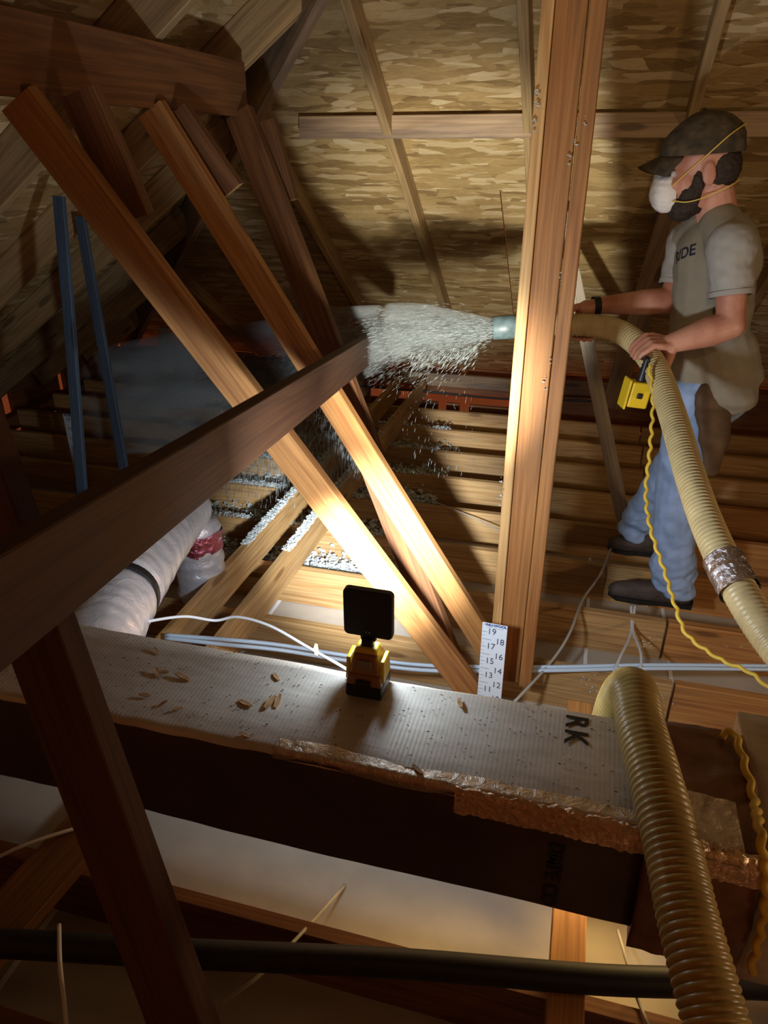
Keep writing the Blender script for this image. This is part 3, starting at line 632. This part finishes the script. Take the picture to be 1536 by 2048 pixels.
# ================================================================ WORKER
def ico(c, r, rot=None, sub=3):
    bm = bmesh.new(); bmesh.ops.create_icosphere(bm, subdivisions=sub, radius=1.0)
    m = Matrix.Diagonal((*r, 1)); m = (rot @ m) if rot is not None else m
    bmesh.ops.transform(bm, matrix=Matrix.Translation(c) @ m, verts=bm.verts); return bm
def cap_bm(p0, r0, p1, r1, seg=16, flat=None):
    """tapered capsule; flat = (axis, factor) squashes the section along an axis"""
    p0, p1 = V(p0), V(p1); d = p1 - p0; L = d.length; z = d.normalized() if L > 1e-6 else V((0, 0, 1))
    x = z.orthogonal().normalized(); y = z.cross(x); bm = bmesh.new(); rings = []
    N = 5
    prof = [(-math.cos(a) * r0, math.sin(a) * r0) for a in [math.pi / 2 * (i + .4) / N for i in range(N)]] + [(0, r0)] + [(L, r1)] + [(L + math.sin(a) * r1, math.cos(a) * r1) for a in [math.pi / 2 * (i + .6) / N for i in range(N)]]
    for (h, r) in prof:
        ring = []
        for k in range(seg):
            a = 2 * math.pi * k / seg; o = x * math.cos(a) * r + y * math.sin(a) * r
            if flat: ax = V(flat[0]).normalized(); o = o - ax * o.dot(ax) * (1 - flat[1])
            ring.append(bm.verts.new(p0 + z * h + o))
        rings.append(ring)
    for a, b in zip(rings, rings[1:]):
        for k in range(seg): bm.faces.new((a[k], a[(k + 1) % seg], b[(k + 1) % seg], b[k]))
    bm.faces.new(rings[0][::-1]); bm.faces.new(rings[-1]); return bm
def merge(parts, voxel, smooth_it=4, disp=None):
    me = bpy.data.meshes.new('u'); big = bmesh.new()
    for b in parts:
        t = bpy.data.meshes.new('t'); b.to_mesh(t); b.free(); big.from_mesh(t); bpy.data.meshes.remove(t)
    big.to_mesh(me); big.free()
    o = bpy.data.objects.new('u', me); C.objects.link(o)
    rm = o.modifiers.new('r', 'REMESH'); rm.mode = 'VOXEL'; rm.voxel_size = voxel
    sm = o.modifiers.new('s', 'SMOOTH'); sm.factor = .5; sm.iterations = smooth_it
    dg = bpy.context.evaluated_depsgraph_get(); res = bpy.data.meshes.new_from_object(o.evaluated_get(dg)); bpy.data.objects.remove(o)
    if disp:
        ns = [v.normal.copy() for v in res.vertices]
        for v, n in zip(res.vertices, ns): v.co += n * disp(v.co)
    return res
man = empty('person', tuple(P(1345, 1210, d=3.05)), label='man in brown cap, white dust mask, khaki shirt and jeans holding a hose', cat='person')
J = dict(neck=P(1432, 425, d=2.43), chest=P(1432, 520, d=2.50), belly=P(1418, 650, d=2.60), pelvis=P(1412, 775, d=2.72),
         sl=P(1462, 500, d=2.34), el=P(1462, 650, d=2.38), wl=P(1338, 688, d=2.40), sr=P(1372, 490, d=2.62), er=P(1345, 600, d=2.66), wr=P(1192, 612, d=2.66),
         hl=P(1395, 800, d=2.68), kl=P(1352, 985, d=2.84), al=P(1345, 1160, d=3.02), hr=P(1428, 800, d=2.80), kr=P(1345, 930, d=3.06), ar=P(1268, 1072, d=3.44))
fx = V((-1, -.10, -.18)).normalized(); ux = (V((0, 0, 1)) - fx * fx.z).normalized(); lx = fx.cross(ux) * -1   # head frame: forward, up, toward camera
if lx.y > 0: lx = -lx
Hc = P(1402, 338, d=2.36); HS = 1.10
HR = Matrix((fx, lx, ux)).transposed().to_4x4()
def hp(f, l, u): return Hc + (fx * f + lx * l + ux * u) * HS
def hell(f, l, u, rf, rl, ru, rot=None): 
    R_ = HR @ rot if rot is not None else HR
    return ico(hp(f, l, u), (rf * HS, rl * HS, ru * HS), R_)
sk = [hell(-.012, 0, .03, .096, .075, .098), hell(.04, 0, -.025, .056, .058, .085), hell(.052, 0, -.085, .042, .044, .034), hell(.02, 0, -.07, .055, .055, .045),
      hell(.104, 0, -.022, .017, .012, .026), hell(.098, 0, .012, .012, .010, .022), hell(.086, 0, .028, .016, .050, .014), hell(.072, .034, -.028, .022, .020, .020), hell(.072, -.034, -.028, .022, .020, .020),
      hell(.098, 0, -.070, .012, .022, .010), hell(-.006, .079, -.012, .020, .009, .034), hell(-.006, -.079, -.012, .020, .009, .034),
      cap_bm(hp(-.03, 0, -.04), .058 * HS, J['neck'], .066)]
tor = [cap_bm(J['neck'], .06, J['chest'], .095), cap_bm(J['chest'], .105, J['belly'], .095), cap_bm(J['belly'], .095, J['pelvis'], .10),
       cap_bm(J['neck'].lerp(J['sl'], .3), .055, J['sl'], .052), cap_bm(J['neck'].lerp(J['sr'], .3), .055, J['sr'], .052)]
armL = [cap_bm(J['sl'], .056, J['el'], .044), cap_bm(J['el'], .046, J['el'].lerp(J['wl'], .35), .050), cap_bm(J['el'].lerp(J['wl'], .35), .050, J['wl'], .031)]
armR = [cap_bm(J['sr'], .054, J['er'], .043), cap_bm(J['er'], .045, J['er'].lerp(J['wr'], .35), .046), cap_bm(J['er'].lerp(J['wr'], .35), .046, J['wr'], .029)]
legs = []
for s in 'lr':
    h, k, a = J['h' + s], J['k' + s], J['a' + s]
    legs += [cap_bm(h, .085, k, .056), cap_bm(k, .056, k.lerp(a, .35), .055), cap_bm(k.lerp(a, .35), .055, a, .036), cap_bm(a, .038, a + V((-.07, 0, -.05)), .03)]
def grip(Cn, ax, wrist, sgn=1, rg=.043, fr=.0098):
    """palm, four fingers curled round a tube of radius rg (axis ax, centre Cn), thumb on the other side"""
    ax = ax.normalized(); toW = wrist - Cn; toW = (toW - ax * toW.dot(ax)).normalized(); nb = ax.cross(toW) * sgn
    R0 = rg + fr * .9; out = []
    def pt(deg, off, r=R0): a = math.radians(deg); return Cn + ax * off + (toW * math.cos(a) + nb * math.sin(a)) * r
    offs = [-.033, -.011, .011, .032]; sc_ = [.92, 1.0, .96, .80]
    for o_, s in zip(offs, sc_):
        k0 = pt(42, o_, R0 + .006)
        out.append(cap_bm(pt(5, o_ * .75, R0 + .018), .014, k0, .0125))
        a1 = 42 + 46 * s; a2 = a1 + 30 * s; a3 = a2 + 25 * s
        m1 = pt((42 + a1) / 2, o_, R0 + .009); k1 = pt(a1, o_); k2 = pt(a2, o_); k3 = pt(a3, o_)
        out += [cap_bm(k0, .0115, m1, .0108), cap_bm(m1, .0108, k1, .0108), cap_bm(k1, .0105, k2, .0098), cap_bm(k2, .0098, k3, .0086)]
    out += [cap_bm(wrist, .029, pt(0, 0, R0 + .026), .030, flat=(ax.cross(toW), .75)), cap_bm(pt(-4, -.022, R0 + .018), .020, pt(-4, .022, R0 + .018), .019)]
    t0 = pt(-22, .030, R0 + .012); t1 = pt(-58, .040, R0 + .006); t2 = pt(-92, .036, R0)
    out += [cap_bm(pt(-5, .018, R0 + .02), .018, t0, .0145), cap_bm(t0, .0142, t1, .0120), cap_bm(t1, .0118, t2, .0098)]
    return out
def hose_at(px_pt):
    i = min(range(len(pathA)), key=lambda k: (pathA[k] - px_pt).length); return pathA[i], (pathA[min(i + 6, len(pathA) - 1)] - pathA[max(i - 6, 0)]).normalized()
cL, aL = hose_at(P(1296, 708, d=2.42)); cR, aR = hose_at(P(1165, 650, d=2.66))
handL = grip(cL, aL, J['wl'], 1); 
handR = grip(cR, -aR, cR + (J['wr'] - cR).normalized() * .09, 1)
handR.append(cap_bm(J['wr'], .029, cR + (J['wr'] - cR).normalized() * .09, .029))
body_me = merge(sk + tor + armL + armR + legs + handL + handR, .0052, 3)
body = link('body', body_me, M_SKIN, man, smooth=True)
# tattoo bands are left to the skin's own mottling
# --- shirt
def folds(a, f, s=0.0): return lambda c: a * noise.noise(V((c.x * f * .8, c.y * f, c.z * f * 1.7 + s))) + a * .45 * noise.noise(V((c.x * f * 2.3, c.y * f * 2, c.z * f * 3.6 + s)))
fwd_t = V((-.86, -.50, 0)).normalized(); lat = V((.50, -.86, 0)).normalized()
def tor_el(key, rf, rl, ru, o=(0, 0, 0)): return ico(J[key] + V(o), (rf, rl, ru), Matrix((fwd_t, lat, V((0, 0, 1)))).transposed().to_4x4())
hemc = P(1420, 742, d=2.66)
shirt = [tor_el('chest', .125, .165, .17, (0, 0, .0)), tor_el('belly', .135, .150, .19), cap_bm(J['chest'], .13, J['belly'], .13), cap_bm(J['belly'], .135, hemc, .140),
         cap_bm(J['neck'] + V((.01, 0, -.03)), .066, J['chest'], .12), cap_bm(J['neck'].lerp(J['sl'], .35), .070, J['sl'] + V((0, 0, .004)), .068), cap_bm(J['neck'].lerp(J['sr'], .35), .070, J['sr'], .066),
         cap_bm(J['belly'] + V((.03, -.03, -.06)), .125, hemc + V((.05, -.03, -.03)), .128)]
def shf(c):
    low = max(0.0, min(1.0, (1.22 - c.z) / .25)); k = c.x * 5 - c.z * 17
    return .010 * noise.noise(V((c.x * 8, c.y * 8, c.z * 13))) + .020 * low * noise.noise(V((k * .55, c.y * 5, (c.z * 9 + c.x * 6)))) + .007 * low * noise.noise(V((k * 1.5, c.y * 12, c.z * 26)))
sh_me = merge(shirt, .007, 3, shf)
shirt_o = link('shirt', sh_me, M_SHIRT, man, smooth=True)
def sleeve(a, b, r0, r1, frac, nm):
    e = a.lerp(b, frac); m = merge([cap_bm(a + (a - b).normalized() * .01, r0, e, r1)], .007, 3, folds(.008, 13, 4))
    ax = (b - a).normalized(); bm = bmesh.new(); bm.from_mesh(m)      # cut the cuff flat and leave it open
    bmesh.ops.bisect_plane(bm, geom=bm.verts[:] + bm.edges[:] + bm.faces[:], plane_co=e + ax * .02, plane_no=ax, clear_outer=True)
    bm.to_mesh(m); bm.free()
    s = link('sleeve', m, M_SLEEVE, man, smooth=True)
    sd = s.modifiers.new('t', 'SOLIDIFY'); sd.thickness = .004; sd.offset = -1
    link('cuff', tube_mesh([e + ax * .006, e + ax * .022], r1 + .002, 28, False), M_SLEEVE, s, smooth=True)
sleeve(J['sl'], J['el'], .078, .066, .52, 'l'); sleeve(J['sr'], J['er'], .070, .060, .62, 'r')
cp = P(1366, 512, d=2.33)
from mathutils.bvhtree import BVHTree
bv = BVHTree.FromPolygons([v.co.copy() for v in sh_me.vertices], [tuple(p.vertices) for p in sh_me.polygons])
c0 = V((0, 0, CAMH)); ta = P(1366, 508, d=1.0) - c0; h1 = bv.ray_cast(c0, ta.normalized())
if h1[0] is not None:
    n_ = h1[1]; up_ = (V((-.55, 0, .8)) - n_ * n_.dot(V((-.55, 0, .8)))).normalized(); rt = up_.cross(n_)
    for k, (wd_, sz) in enumerate((('RIDE', .052),)):
        tm_ = place(h1[0] + n_ * .010 - up_ * .036 * k, rt, up_)
        to = text('shirt_print', wd_, sz, tm_, M_INK, shirt_o, .001)
        for v in to.data.vertices:
            w0_ = tm_ @ v.co; q = bv.ray_cast(w0_ + n_ * .05, -n_)
            if q[0] is not None: v.co = tm_.inverted() @ (q[0] + n_ * .002)
# --- jeans
jn = [tor_el('pelvis', .130, .145, .13, (0, 0, .0)), cap_bm(J['pelvis'], .125, J['hl'], .112), cap_bm(J['pelvis'], .125, J['hr'], .112), cap_bm(J['belly'] + V((0, 0, -.12)), .11, J['pelvis'], .125),
      cap_bm(J['pelvis'] + V((.045, -.02, -.02)), .11, J['hl'] + V((.03, 0, 0)), .105)]
for s, cx in (('l', 1.0), ('r', .95)):
    h, k, a = J['h' + s], J['k' + s], J['a' + s]
    jn += [cap_bm(h, .108 * cx, k, .084 * cx), cap_bm(k, .084 * cx, k.lerp(a, .5), .082 * cx), cap_bm(k.lerp(a, .5), .082 * cx, a + V((.005, 0, .0 if s == 'l' else .055)), .086 * cx)]
def jf(c):
    low = max(0, 1 - (c.z - .05) / .45)
    return (.009 + .020 * low) * noise.noise(V((c.x * 7, c.y * 7, c.z * (15 + 12 * low) + c.x * 7))) + .008 * low * noise.noise(V((c.x * 15, c.y * 15, c.z * 45 - c.x * 20))) + .004 * noise.noise(c * 30)
link('jeans', merge(jn, .007, 2, jf), M_JEAN, man, smooth=True)
pch = P(1432, 870, d=2.60)
lump = merge([cap_bm(P(1425, 800, d=2.60), .075, P(1430, 870, d=2.59), .066, flat=(lat, .35)), cap_bm(P(1430, 870, d=2.59), .064, P(1424, 935, d=2.61), .036, flat=(lat, .4))], .007, 3, folds(.006, 12))
link('tool_pouch', lump, M_LEATH, man, smooth=True, label='brown leather pouch at the hip')
# --- boots
def boot_m(heel, toe, r, shaft):
    d = (toe - heel); b = [cap_bm(heel + V((0, 0, .045)), .045, heel + d * .3 + V((0, 0, .05)), .048), cap_bm(heel + d * .3 + V((0, 0, .05)), .050, heel + d * .7 + V((0, 0, .036)), .044), cap_bm(heel + d * .7 + V((0, 0, .036)), .045, toe + V((0, 0, .030)), .036),
         cap_bm(heel + d * .12 + V((0, 0, .06)), .048, shaft, .052)]
    up = link('boot', merge(b, .006, 3, folds(.003, 25)), M_BOOT, man, smooth=True)
    vs = []; dn = d.normalized(); sd = V((dn.y, -dn.x, 0)); L = d.length
    out = [(-.05, .0), (-.04, .036), (L * .35, .036), (L * .65, .050), (L + .0, .040), (L + .034, 0)]
    out = out + [(a, -b) for a, b in reversed(out[1:-1])]; n = len(out)
    vs = [heel + dn * a + sd * b_ + V((0, 0, z)) for z in (-.004, .018) for a, b_ in out]
    fs = [tuple(range(n))[::-1], tuple(range(n, 2 * n))] + [(i, (i + 1) % n, (i + 1) % n + n, i + n) for i in range(n)]
    link('sole', mesh(vs, fs), M_BLACKR, up)
def on(px, py, z=.006): return P(px, py, z=z)
boot_m(on(1360, 1207), on(1232, 1190), .05, J['al'] + V((.0, 0, .05)))
boot_m(on(1300, 1106), on(1238, 1098) + V((-.02, 0, 0)), .05, J['ar'] + V((0, 0, .06)))
# --- cap, hair, beard, mask
def cut(m, co, no, outer=True):
    bm = bmesh.new(); bm.from_mesh(m); bmesh.ops.bisect_plane(bm, geom=bm.verts[:] + bm.edges[:] + bm.faces[:], plane_co=co, plane_no=no, clear_outer=outer); bm.to_mesh(m); bm.free(); return m
tilt = (ux * 1.0 - fx * .10).normalized()
cm = merge([hell(-.012, 0, .055, .112, .088, .098), hell(.03, 0, .05, .085, .078, .08)], .006, 3, folds(.003, 25))
capo = link('cap', cut(cm, hp(0, 0, .040), -tilt), M_CAP, man, smooth=True)
capo.modifiers.new('t', 'SOLIDIFY').thickness = .003
vs, fs = [], []; nu, nv = 12, 6
for j in range(nv + 1):
    for i in range(nu + 1):
        a = -1.15 + 2.3 * i / nu; rr = 1 + .0 * j; t = j / nv
        f = .033 + .068 * math.cos(a) + t * (.074 * math.cos(a * .8)); l = .080 * math.sin(a) * (1 + .02 * t)
        u = .054 - .022 * t - .045 * (l / .08) ** 2 * (.35 + .5 * t)
        vs.append(hp(f, l, u))
for j in range(nv):
    for i in range(nu): q = j * (nu + 1) + i; fs.append((q, q + 1, q + nu + 2, q + nu + 1))
br = link('brim', mesh(vs, fs), M_CAP, capo, smooth=True); br.modifiers.new('t', 'SOLIDIFY').thickness = .005
link('button', rbox_mesh(0, 0, 0, .012, .012, .008, .003, 1), M_CAP, capo, Matrix.Translation(hp(-.01, 0, .155)))
link('hair', merge([hell(-.042, 0, .0, .070, .0765, .072)], .005, 2, folds(.003, 60)), M_HAIR, man, smooth=True)
link('beard', merge([hell(.045, 0, -.088, .058, .052, .040), hell(.035, .040, -.062, .034, .022, .042), hell(.035, -.040, -.062, .034, .022, .042), hell(.018, .060, -.030, .016, .012, .034), hell(.018, -.060, -.030, .016, .012, .034), hell(.055, 0, -.112, .036, .036, .024)], .004, 2, folds(.004, 70)), M_HAIR, man, smooth=True)
mk = link('dust_mask', cut(merge([hell(.098, 0, -.048, .048, .050, .058), hell(.108, 0, -.014, .028, .026, .030)], .004, 3, folds(.003, 30)), hp(.075, 0, -.05), -(fx + ux * .1).normalized()), M_MASK, man, smooth=True)
mk.modifiers.new('t', 'SOLIDIFY').thickness = .002
for l_ in (1, -1):
    tube('strap', [hp(.088, .046 * l_, -.030), hp(.05, .068 * l_, .002), hp(.0, .090 * l_, .040), hp(-.06, .082 * l_, .080), hp(-.11, .03 * l_, .098), hp(-.118, 0, .100)], .0022, M_STRAP, mk, seg=6)
    tube('strap', [hp(.088, .045 * l_, -.070), hp(.05, .066 * l_, -.078), hp(.0, .072 * l_, -.072), hp(-.06, .070 * l_, -.055), hp(-.098, .03 * l_, -.046), hp(-.104, 0, -.045)], .0022, M_STRAP, mk, seg=6)
    link('eye', ico_mesh := (lambda b: (lambda m: (b.to_mesh(m), b.free(), m)[2])(bpy.data.meshes.new('e')))(ico(hp(.082, .034 * l_, .002), (.012, .012, .012), None, 2)), simple('eye_white', (.5, .45, .42), .2), man, smooth=True)
    link('iris', (lambda b: (lambda m: (b.to_mesh(m), b.free(), m)[2])(bpy.data.meshes.new('e')))(ico(hp(.091, .036 * l_, .002), (.006, .006, .006), None, 2)), M_HAIR, man, smooth=True)
    tube('eyebrow', [hp(.098, .012 * l_, .026), hp(.094, .035 * l_, .032), hp(.078, .052 * l_, .024)], .004, M_HAIR, man, seg=6)
wd = (J['er'] - J['wr']).normalized()
link('wristwatch', tube_mesh([J['wr'] - wd * .012, J['wr'] + wd * .012], .034, 20, False), M_BLACK, man, smooth=True)
# ================================================================ INSULATION
def blow_flakes(name, n, fn, size, label, mat=None, **kw):
    rng = random.Random(len(name) * 7 + n); vs, fs = [], []
    for i in range(n):
        p, d, s = fn(rng); d = d.normalized(); L = size[0] * s * rng.uniform(.5, 1.6); W = size[1] * rng.uniform(.6, 1.5)
        a = d.orthogonal().normalized(); b = d.cross(a); an = rng.uniform(0, 6.28); a, b = a * math.cos(an) + b * math.sin(an), b * math.cos(an) - a * math.sin(an)
        k = len(vs); vs += [p - d * L, p + a * W, p - a * W * .5 + b * W, p - a * W * .5 - b * W, p + d * L]
        fs += [(k, k + 1, k + 2), (k, k + 2, k + 3), (k, k + 3, k + 1), (k + 4, k + 2, k + 1), (k + 4, k + 3, k + 2), (k + 4, k + 1, k + 3)]
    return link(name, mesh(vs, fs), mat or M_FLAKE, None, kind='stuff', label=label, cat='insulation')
Nz = a0.copy(); T1 = P(800, 665, d=2.86); T2 = P(500, 760, d=3.25); T3 = P(250, 800, d=3.7)
jet = bez([Nz, P(900, 660, d=2.78), T1, P(650, 705, d=3.0), T2, T3], 10)
def jet_fn(rng):
    u = rng.random() ** .9; x = u * (len(jet) - 1); i = min(int(x), len(jet) - 2); c = jet[i].lerp(jet[i + 1], x - i); d = jet[i + 1] - jet[i]
    R = .022 + (.02 + .16 * u ** 1.1 if u > .3 else .26 * u)
    o = V((rng.gauss(0, 1), rng.gauss(0, 1), rng.gauss(0, 1))) * R * .5; o.z *= .75
    if rng.random() < .25: o.z -= abs(rng.gauss(0, 1)) * R * .7
    dd = d.normalized() + V((0, 0, -.25 * u)) + o * .6 / max(R, .05) * .3
    return c + o, dd, 1.0
blow_flakes('insulation_spray', 26000, jet_fn, (.010, .0006), 'grey-white cellulose flakes blowing left out of the held hose')
def fringe(rng):
    x = rng.uniform(820, 955); y = 690 + (955 - x) * .16 + abs(rng.gauss(0, 22)); p = P(x, y, d=rng.uniform(2.65, 2.95)); return p, V((-.6, 0, -.55 - rng.random() * .7)), 1.0
blow_flakes('falling_flakes', 420, fringe, (.012, .0009), 'loose flakes dropping beneath the jet of insulation')
def drop(rng):
    x = rng.uniform(780, 950); y = rng.uniform(740, 960); return P(x, y, d=rng.uniform(2.8, 3.6)), V((-.15, 0, -1)), 1.0
blow_flakes('falling_flakes', 130, drop, (.010, .0009), 'sparse flakes falling in front of the shaded joists')
def curtain(rng):
    x = rng.uniform(430, 720); y = rng.gauss(905, 45); return P(x, y, d=rng.uniform(3.1, 4.2)), V((-.12, 0, -1)), 1.0
blow_flakes('falling_flakes', 5200, curtain, (.016, .0009), 'curtain of flakes falling onto the joists behind the slanting struts')
# settled clumps
def heap(name, n, fn, r, label, parent=None, **kw):
    rng = random.Random(n + 3); vs, fs = [], []
    base = bmesh.new(); bmesh.ops.create_icosphere(base, subdivisions=1, radius=1.0); bv = [v.co.copy() for v in base.verts]; bf = [[v.index for v in f.verts] for f in base.faces]; base.free()
    for i in range(n):
        c = fn(rng); s = r * rng.uniform(.4, 1.5); k = len(vs)
        sx, sy, sz = s * rng.uniform(.6, 1.5), s * rng.uniform(.6, 1.5), s * rng.uniform(.4, .9)
        vs += [c + V((v.x * sx * rng.uniform(.6, 1.3), v.y * sy * rng.uniform(.6, 1.3), v.z * sz * rng.uniform(.6, 1.3))) for v in bv]; fs += [tuple(q + k for q in f) for f in bf]
    o = link(name, mesh(vs, fs), M_FLUFF, parent, kind='stuff')
    if label: meta(o, label, 'insulation')
    return o
def j_top(rng):
    Y = rng.choice([3.05, 3.445, 3.445, 3.84, 3.84, 4.235, 4.63]); x = min(-.80 - .1 * rng.random(), rng.gauss(-1.45, .40)); return V((x, Y + rng.uniform(-.02, .02), .004 + abs(rng.gauss(0, .008))))
heap('settled_insulation', 4200, j_top, .0055, 'settled grey-white insulation lying along the joist tops behind the struts')
def b_top(rng):
    return V((rng.choice([-1.137, -1.334]) + rng.uniform(-.02, .02), min(5.2, 2.55 + abs(rng.gauss(0, .75))), .142 + abs(rng.gauss(0, .006))))
heap('settled_insulation', 2600, b_top, .0050, 'insulation crumbs on top of the two boards standing on edge')
def bay(rng):
    Y = rng.choice([3.25, 3.64, 3.64, 4.04, 4.43, 2.85]); return V((min(-.72 - .2 * rng.random(), rng.gauss(-1.25, .45)), Y + rng.uniform(-.17, .17), -.15 + abs(rng.gauss(0, .03))))
heap('settled_insulation', 16000, bay, .009, 'fluffy insulation filling the bays between the joists in the lamp light')
def bay2(rng): return V((rng.uniform(-1.1, -.6), 2.86 + rng.uniform(-.04, .1), -.16 + abs(rng.gauss(0, .012))))
heap('settled_insulation', 1200, bay2, .006, 'thin line of insulation in the bay just behind the nearest strut')
def crumbs_right(rng):
    px, py = rng.choice([(1185, 1360), (1190, 1378), (1300, 1285), (1480, 1285), (1310, 1395), (1075, 1345)]); return P(px + rng.gauss(0, 14), py + rng.gauss(0, 6), Y=2.238)
heap('insulation_crumbs', 60, crumbs_right, .0028, 'white crumbs stuck to the face of the joist right of the post')
def on_post(rng):
    px, py = rng.choice([(1072, 190), (1068, 250), (1078, 215), (1150, 285), (1132, 455), (1127, 540), (1122, 548), (1100, 720), (1096, 735), (1090, 770), (1003, 960), (1002, 995), (1170, 245), (1140, 320)]); return P(px + rng.gauss(0, 2.5), py + rng.gauss(0, 7), Y=2.105 if px > 1060 and py > 300 else 2.092)
heap('fluff', 90, on_post, .0026, None, post)
# debris on the duct
rng = random.Random(5)
chips = [(632, 1298, 1.5), (312, 1300, 1.0), (313, 1343, 1.2), (327, 1342, 1.1), (365, 1352, 1.6), (490, 1405, 1.5), (540, 1402, 1.8), (555, 1400, 1.6), (290, 1388, 1.1), (325, 1405, 1.0), (552, 1352, 1.2), (835, 1537, 1.2), (920, 1404, 1.3), (170, 1378, 1.2), (355, 1415, .9), (490, 1468, 1.0)]
CL = ['broad tan splinter on the duct just left of the lamp', 'thin splinter on the duct below the white cable, near the far left', 'left of two crossed slivers on the left part of the duct', 'right of two crossed slivers on the left part of the duct', 'long straight sliver on the duct between the crossed slivers and the chip cluster', 'left chip of the cluster in front of the lamp', 'middle chip of the cluster in front of the lamp, the largest', 'right chip of the cluster in front of the lamp', 'single dark chip below the crossed slivers on the duct', 'small flat chip left of the cluster on the duct', 'tan chip above the chip cluster on the duct', 'tan chip lying on the front foil tape of the duct', 'curled splinter on the duct between lamp and black letters', 'splinter beside the foreground strut on the duct', 'tiny chip on the duct left of the cluster, nearest the front', 'small dark chip near the front edge of the duct below the cluster']
for ci_, (px, py, s) in enumerate(chips):
    p = P(px, py, z=DZ1 + .008); L = .012 * s; an = rng.uniform(0, 3.1); W = .0035 * s
    x = V((math.cos(an), math.sin(an), rng.uniform(-.15, .25))); 
    vs = [(-L, -W * .4, 0), (-L * .3, -W, .0), (L * .8, -W * .7, .001), (L, W * .3, .0), (L * .1, W, .001), (-L * .9, W * .5, 0)]
    n = 6; vs = vs + [(a, b, c + .0022 * s) for a, b, c in vs]
    fs = [tuple(range(n))[::-1], tuple(range(n, 2 * n))] + [(i, (i + 1) % n, (i + 1) % n + n, i + n) for i in range(n)]
    link('wood_chip', mesh(vs, fs), M_CHIP, None, place(p - V((0, 0, .004)), x, V((-math.sin(an), math.cos(an), 0))), label=CL[ci_], cat='wood chip', group='wood chips on the duct')
vs, fs = [], []
for i in range(260):
    u = rng.random(); p = P(rng.uniform(170, 1220), 0, d=1) ; X = rng.uniform(-1.15, .2); Y = rng.uniform(.91, 1.13)
    p = V((X, Y, DZ1 + .005)); L = rng.uniform(.0012, .0045); W = rng.uniform(.0006, .0013); an = rng.uniform(0, 3.1); a = V((math.cos(an), math.sin(an), 0)); b = V((-math.sin(an), math.cos(an), 0)); k = len(vs)
    vs += [p - a * L, p + b * W, p + a * L, p - b * W, p + V((0, 0, W * 1.6))]; fs += [(k, k + 1, k + 4), (k + 1, k + 2, k + 4), (k + 2, k + 3, k + 4), (k + 3, k, k + 4), (k + 3, k + 2, k + 1, k)]
link('sawdust', mesh(vs, fs), simple('dark_crumb', (.12, .06, .03), .9), None, kind='stuff', label='dark crumbs and sawdust scattered over the duct top', cat='debris')
# airborne insulation dust (a real volume around the jet)
def dust(name, path, r, dens, label, sq=1.0):
    me = tube_mesh(path, r, 20); m = bpy.data.materials.new(name); m.use_nodes = True; nt = m.node_tree
    for n_ in list(nt.nodes): nt.nodes.remove(n_)
    out = nt.nodes.new('ShaderNodeOutputMaterial'); pv = nt.nodes.new('ShaderNodeVolumePrincipled'); nt.links.new(pv.outputs[0], out.inputs['Volume'])
    pv.inputs['Color'].default_value = (.80, .86, .86, 1); pv.inputs['Anisotropy'].default_value = -.1
    n1 = tex(nt, 'ShaderNodeTexNoise', coords(nt, (3.2, 3.2, 9), False), Scale=1.0, Detail=3.0)
    mr = nd(nt, 'ShaderNodeMapRange'); nt.links.new(n1.outputs[0], mr.inputs[0]); mr.inputs[1].default_value = .38; mr.inputs[2].default_value = .7; mr.inputs[3].default_value = 0; mr.inputs[4].default_value = dens
    nt.links.new(mr.outputs[0], pv.inputs['Density'])
    return link(name, me, m, None, kind='stuff', label=label, cat='dust')
NJ = len(jet)
dust('dust_cloud', jet[:22], lambda i: .034 + .085 * (i / 21) ** .9, 12.0, 'dense pale dust of insulation at the hose mouth')
dust('dust_cloud', jet[22:], lambda i: .119 + .16 * min(1, i / 22), 5.5, 'thin grey dust cloud drifting left behind the slanting struts')
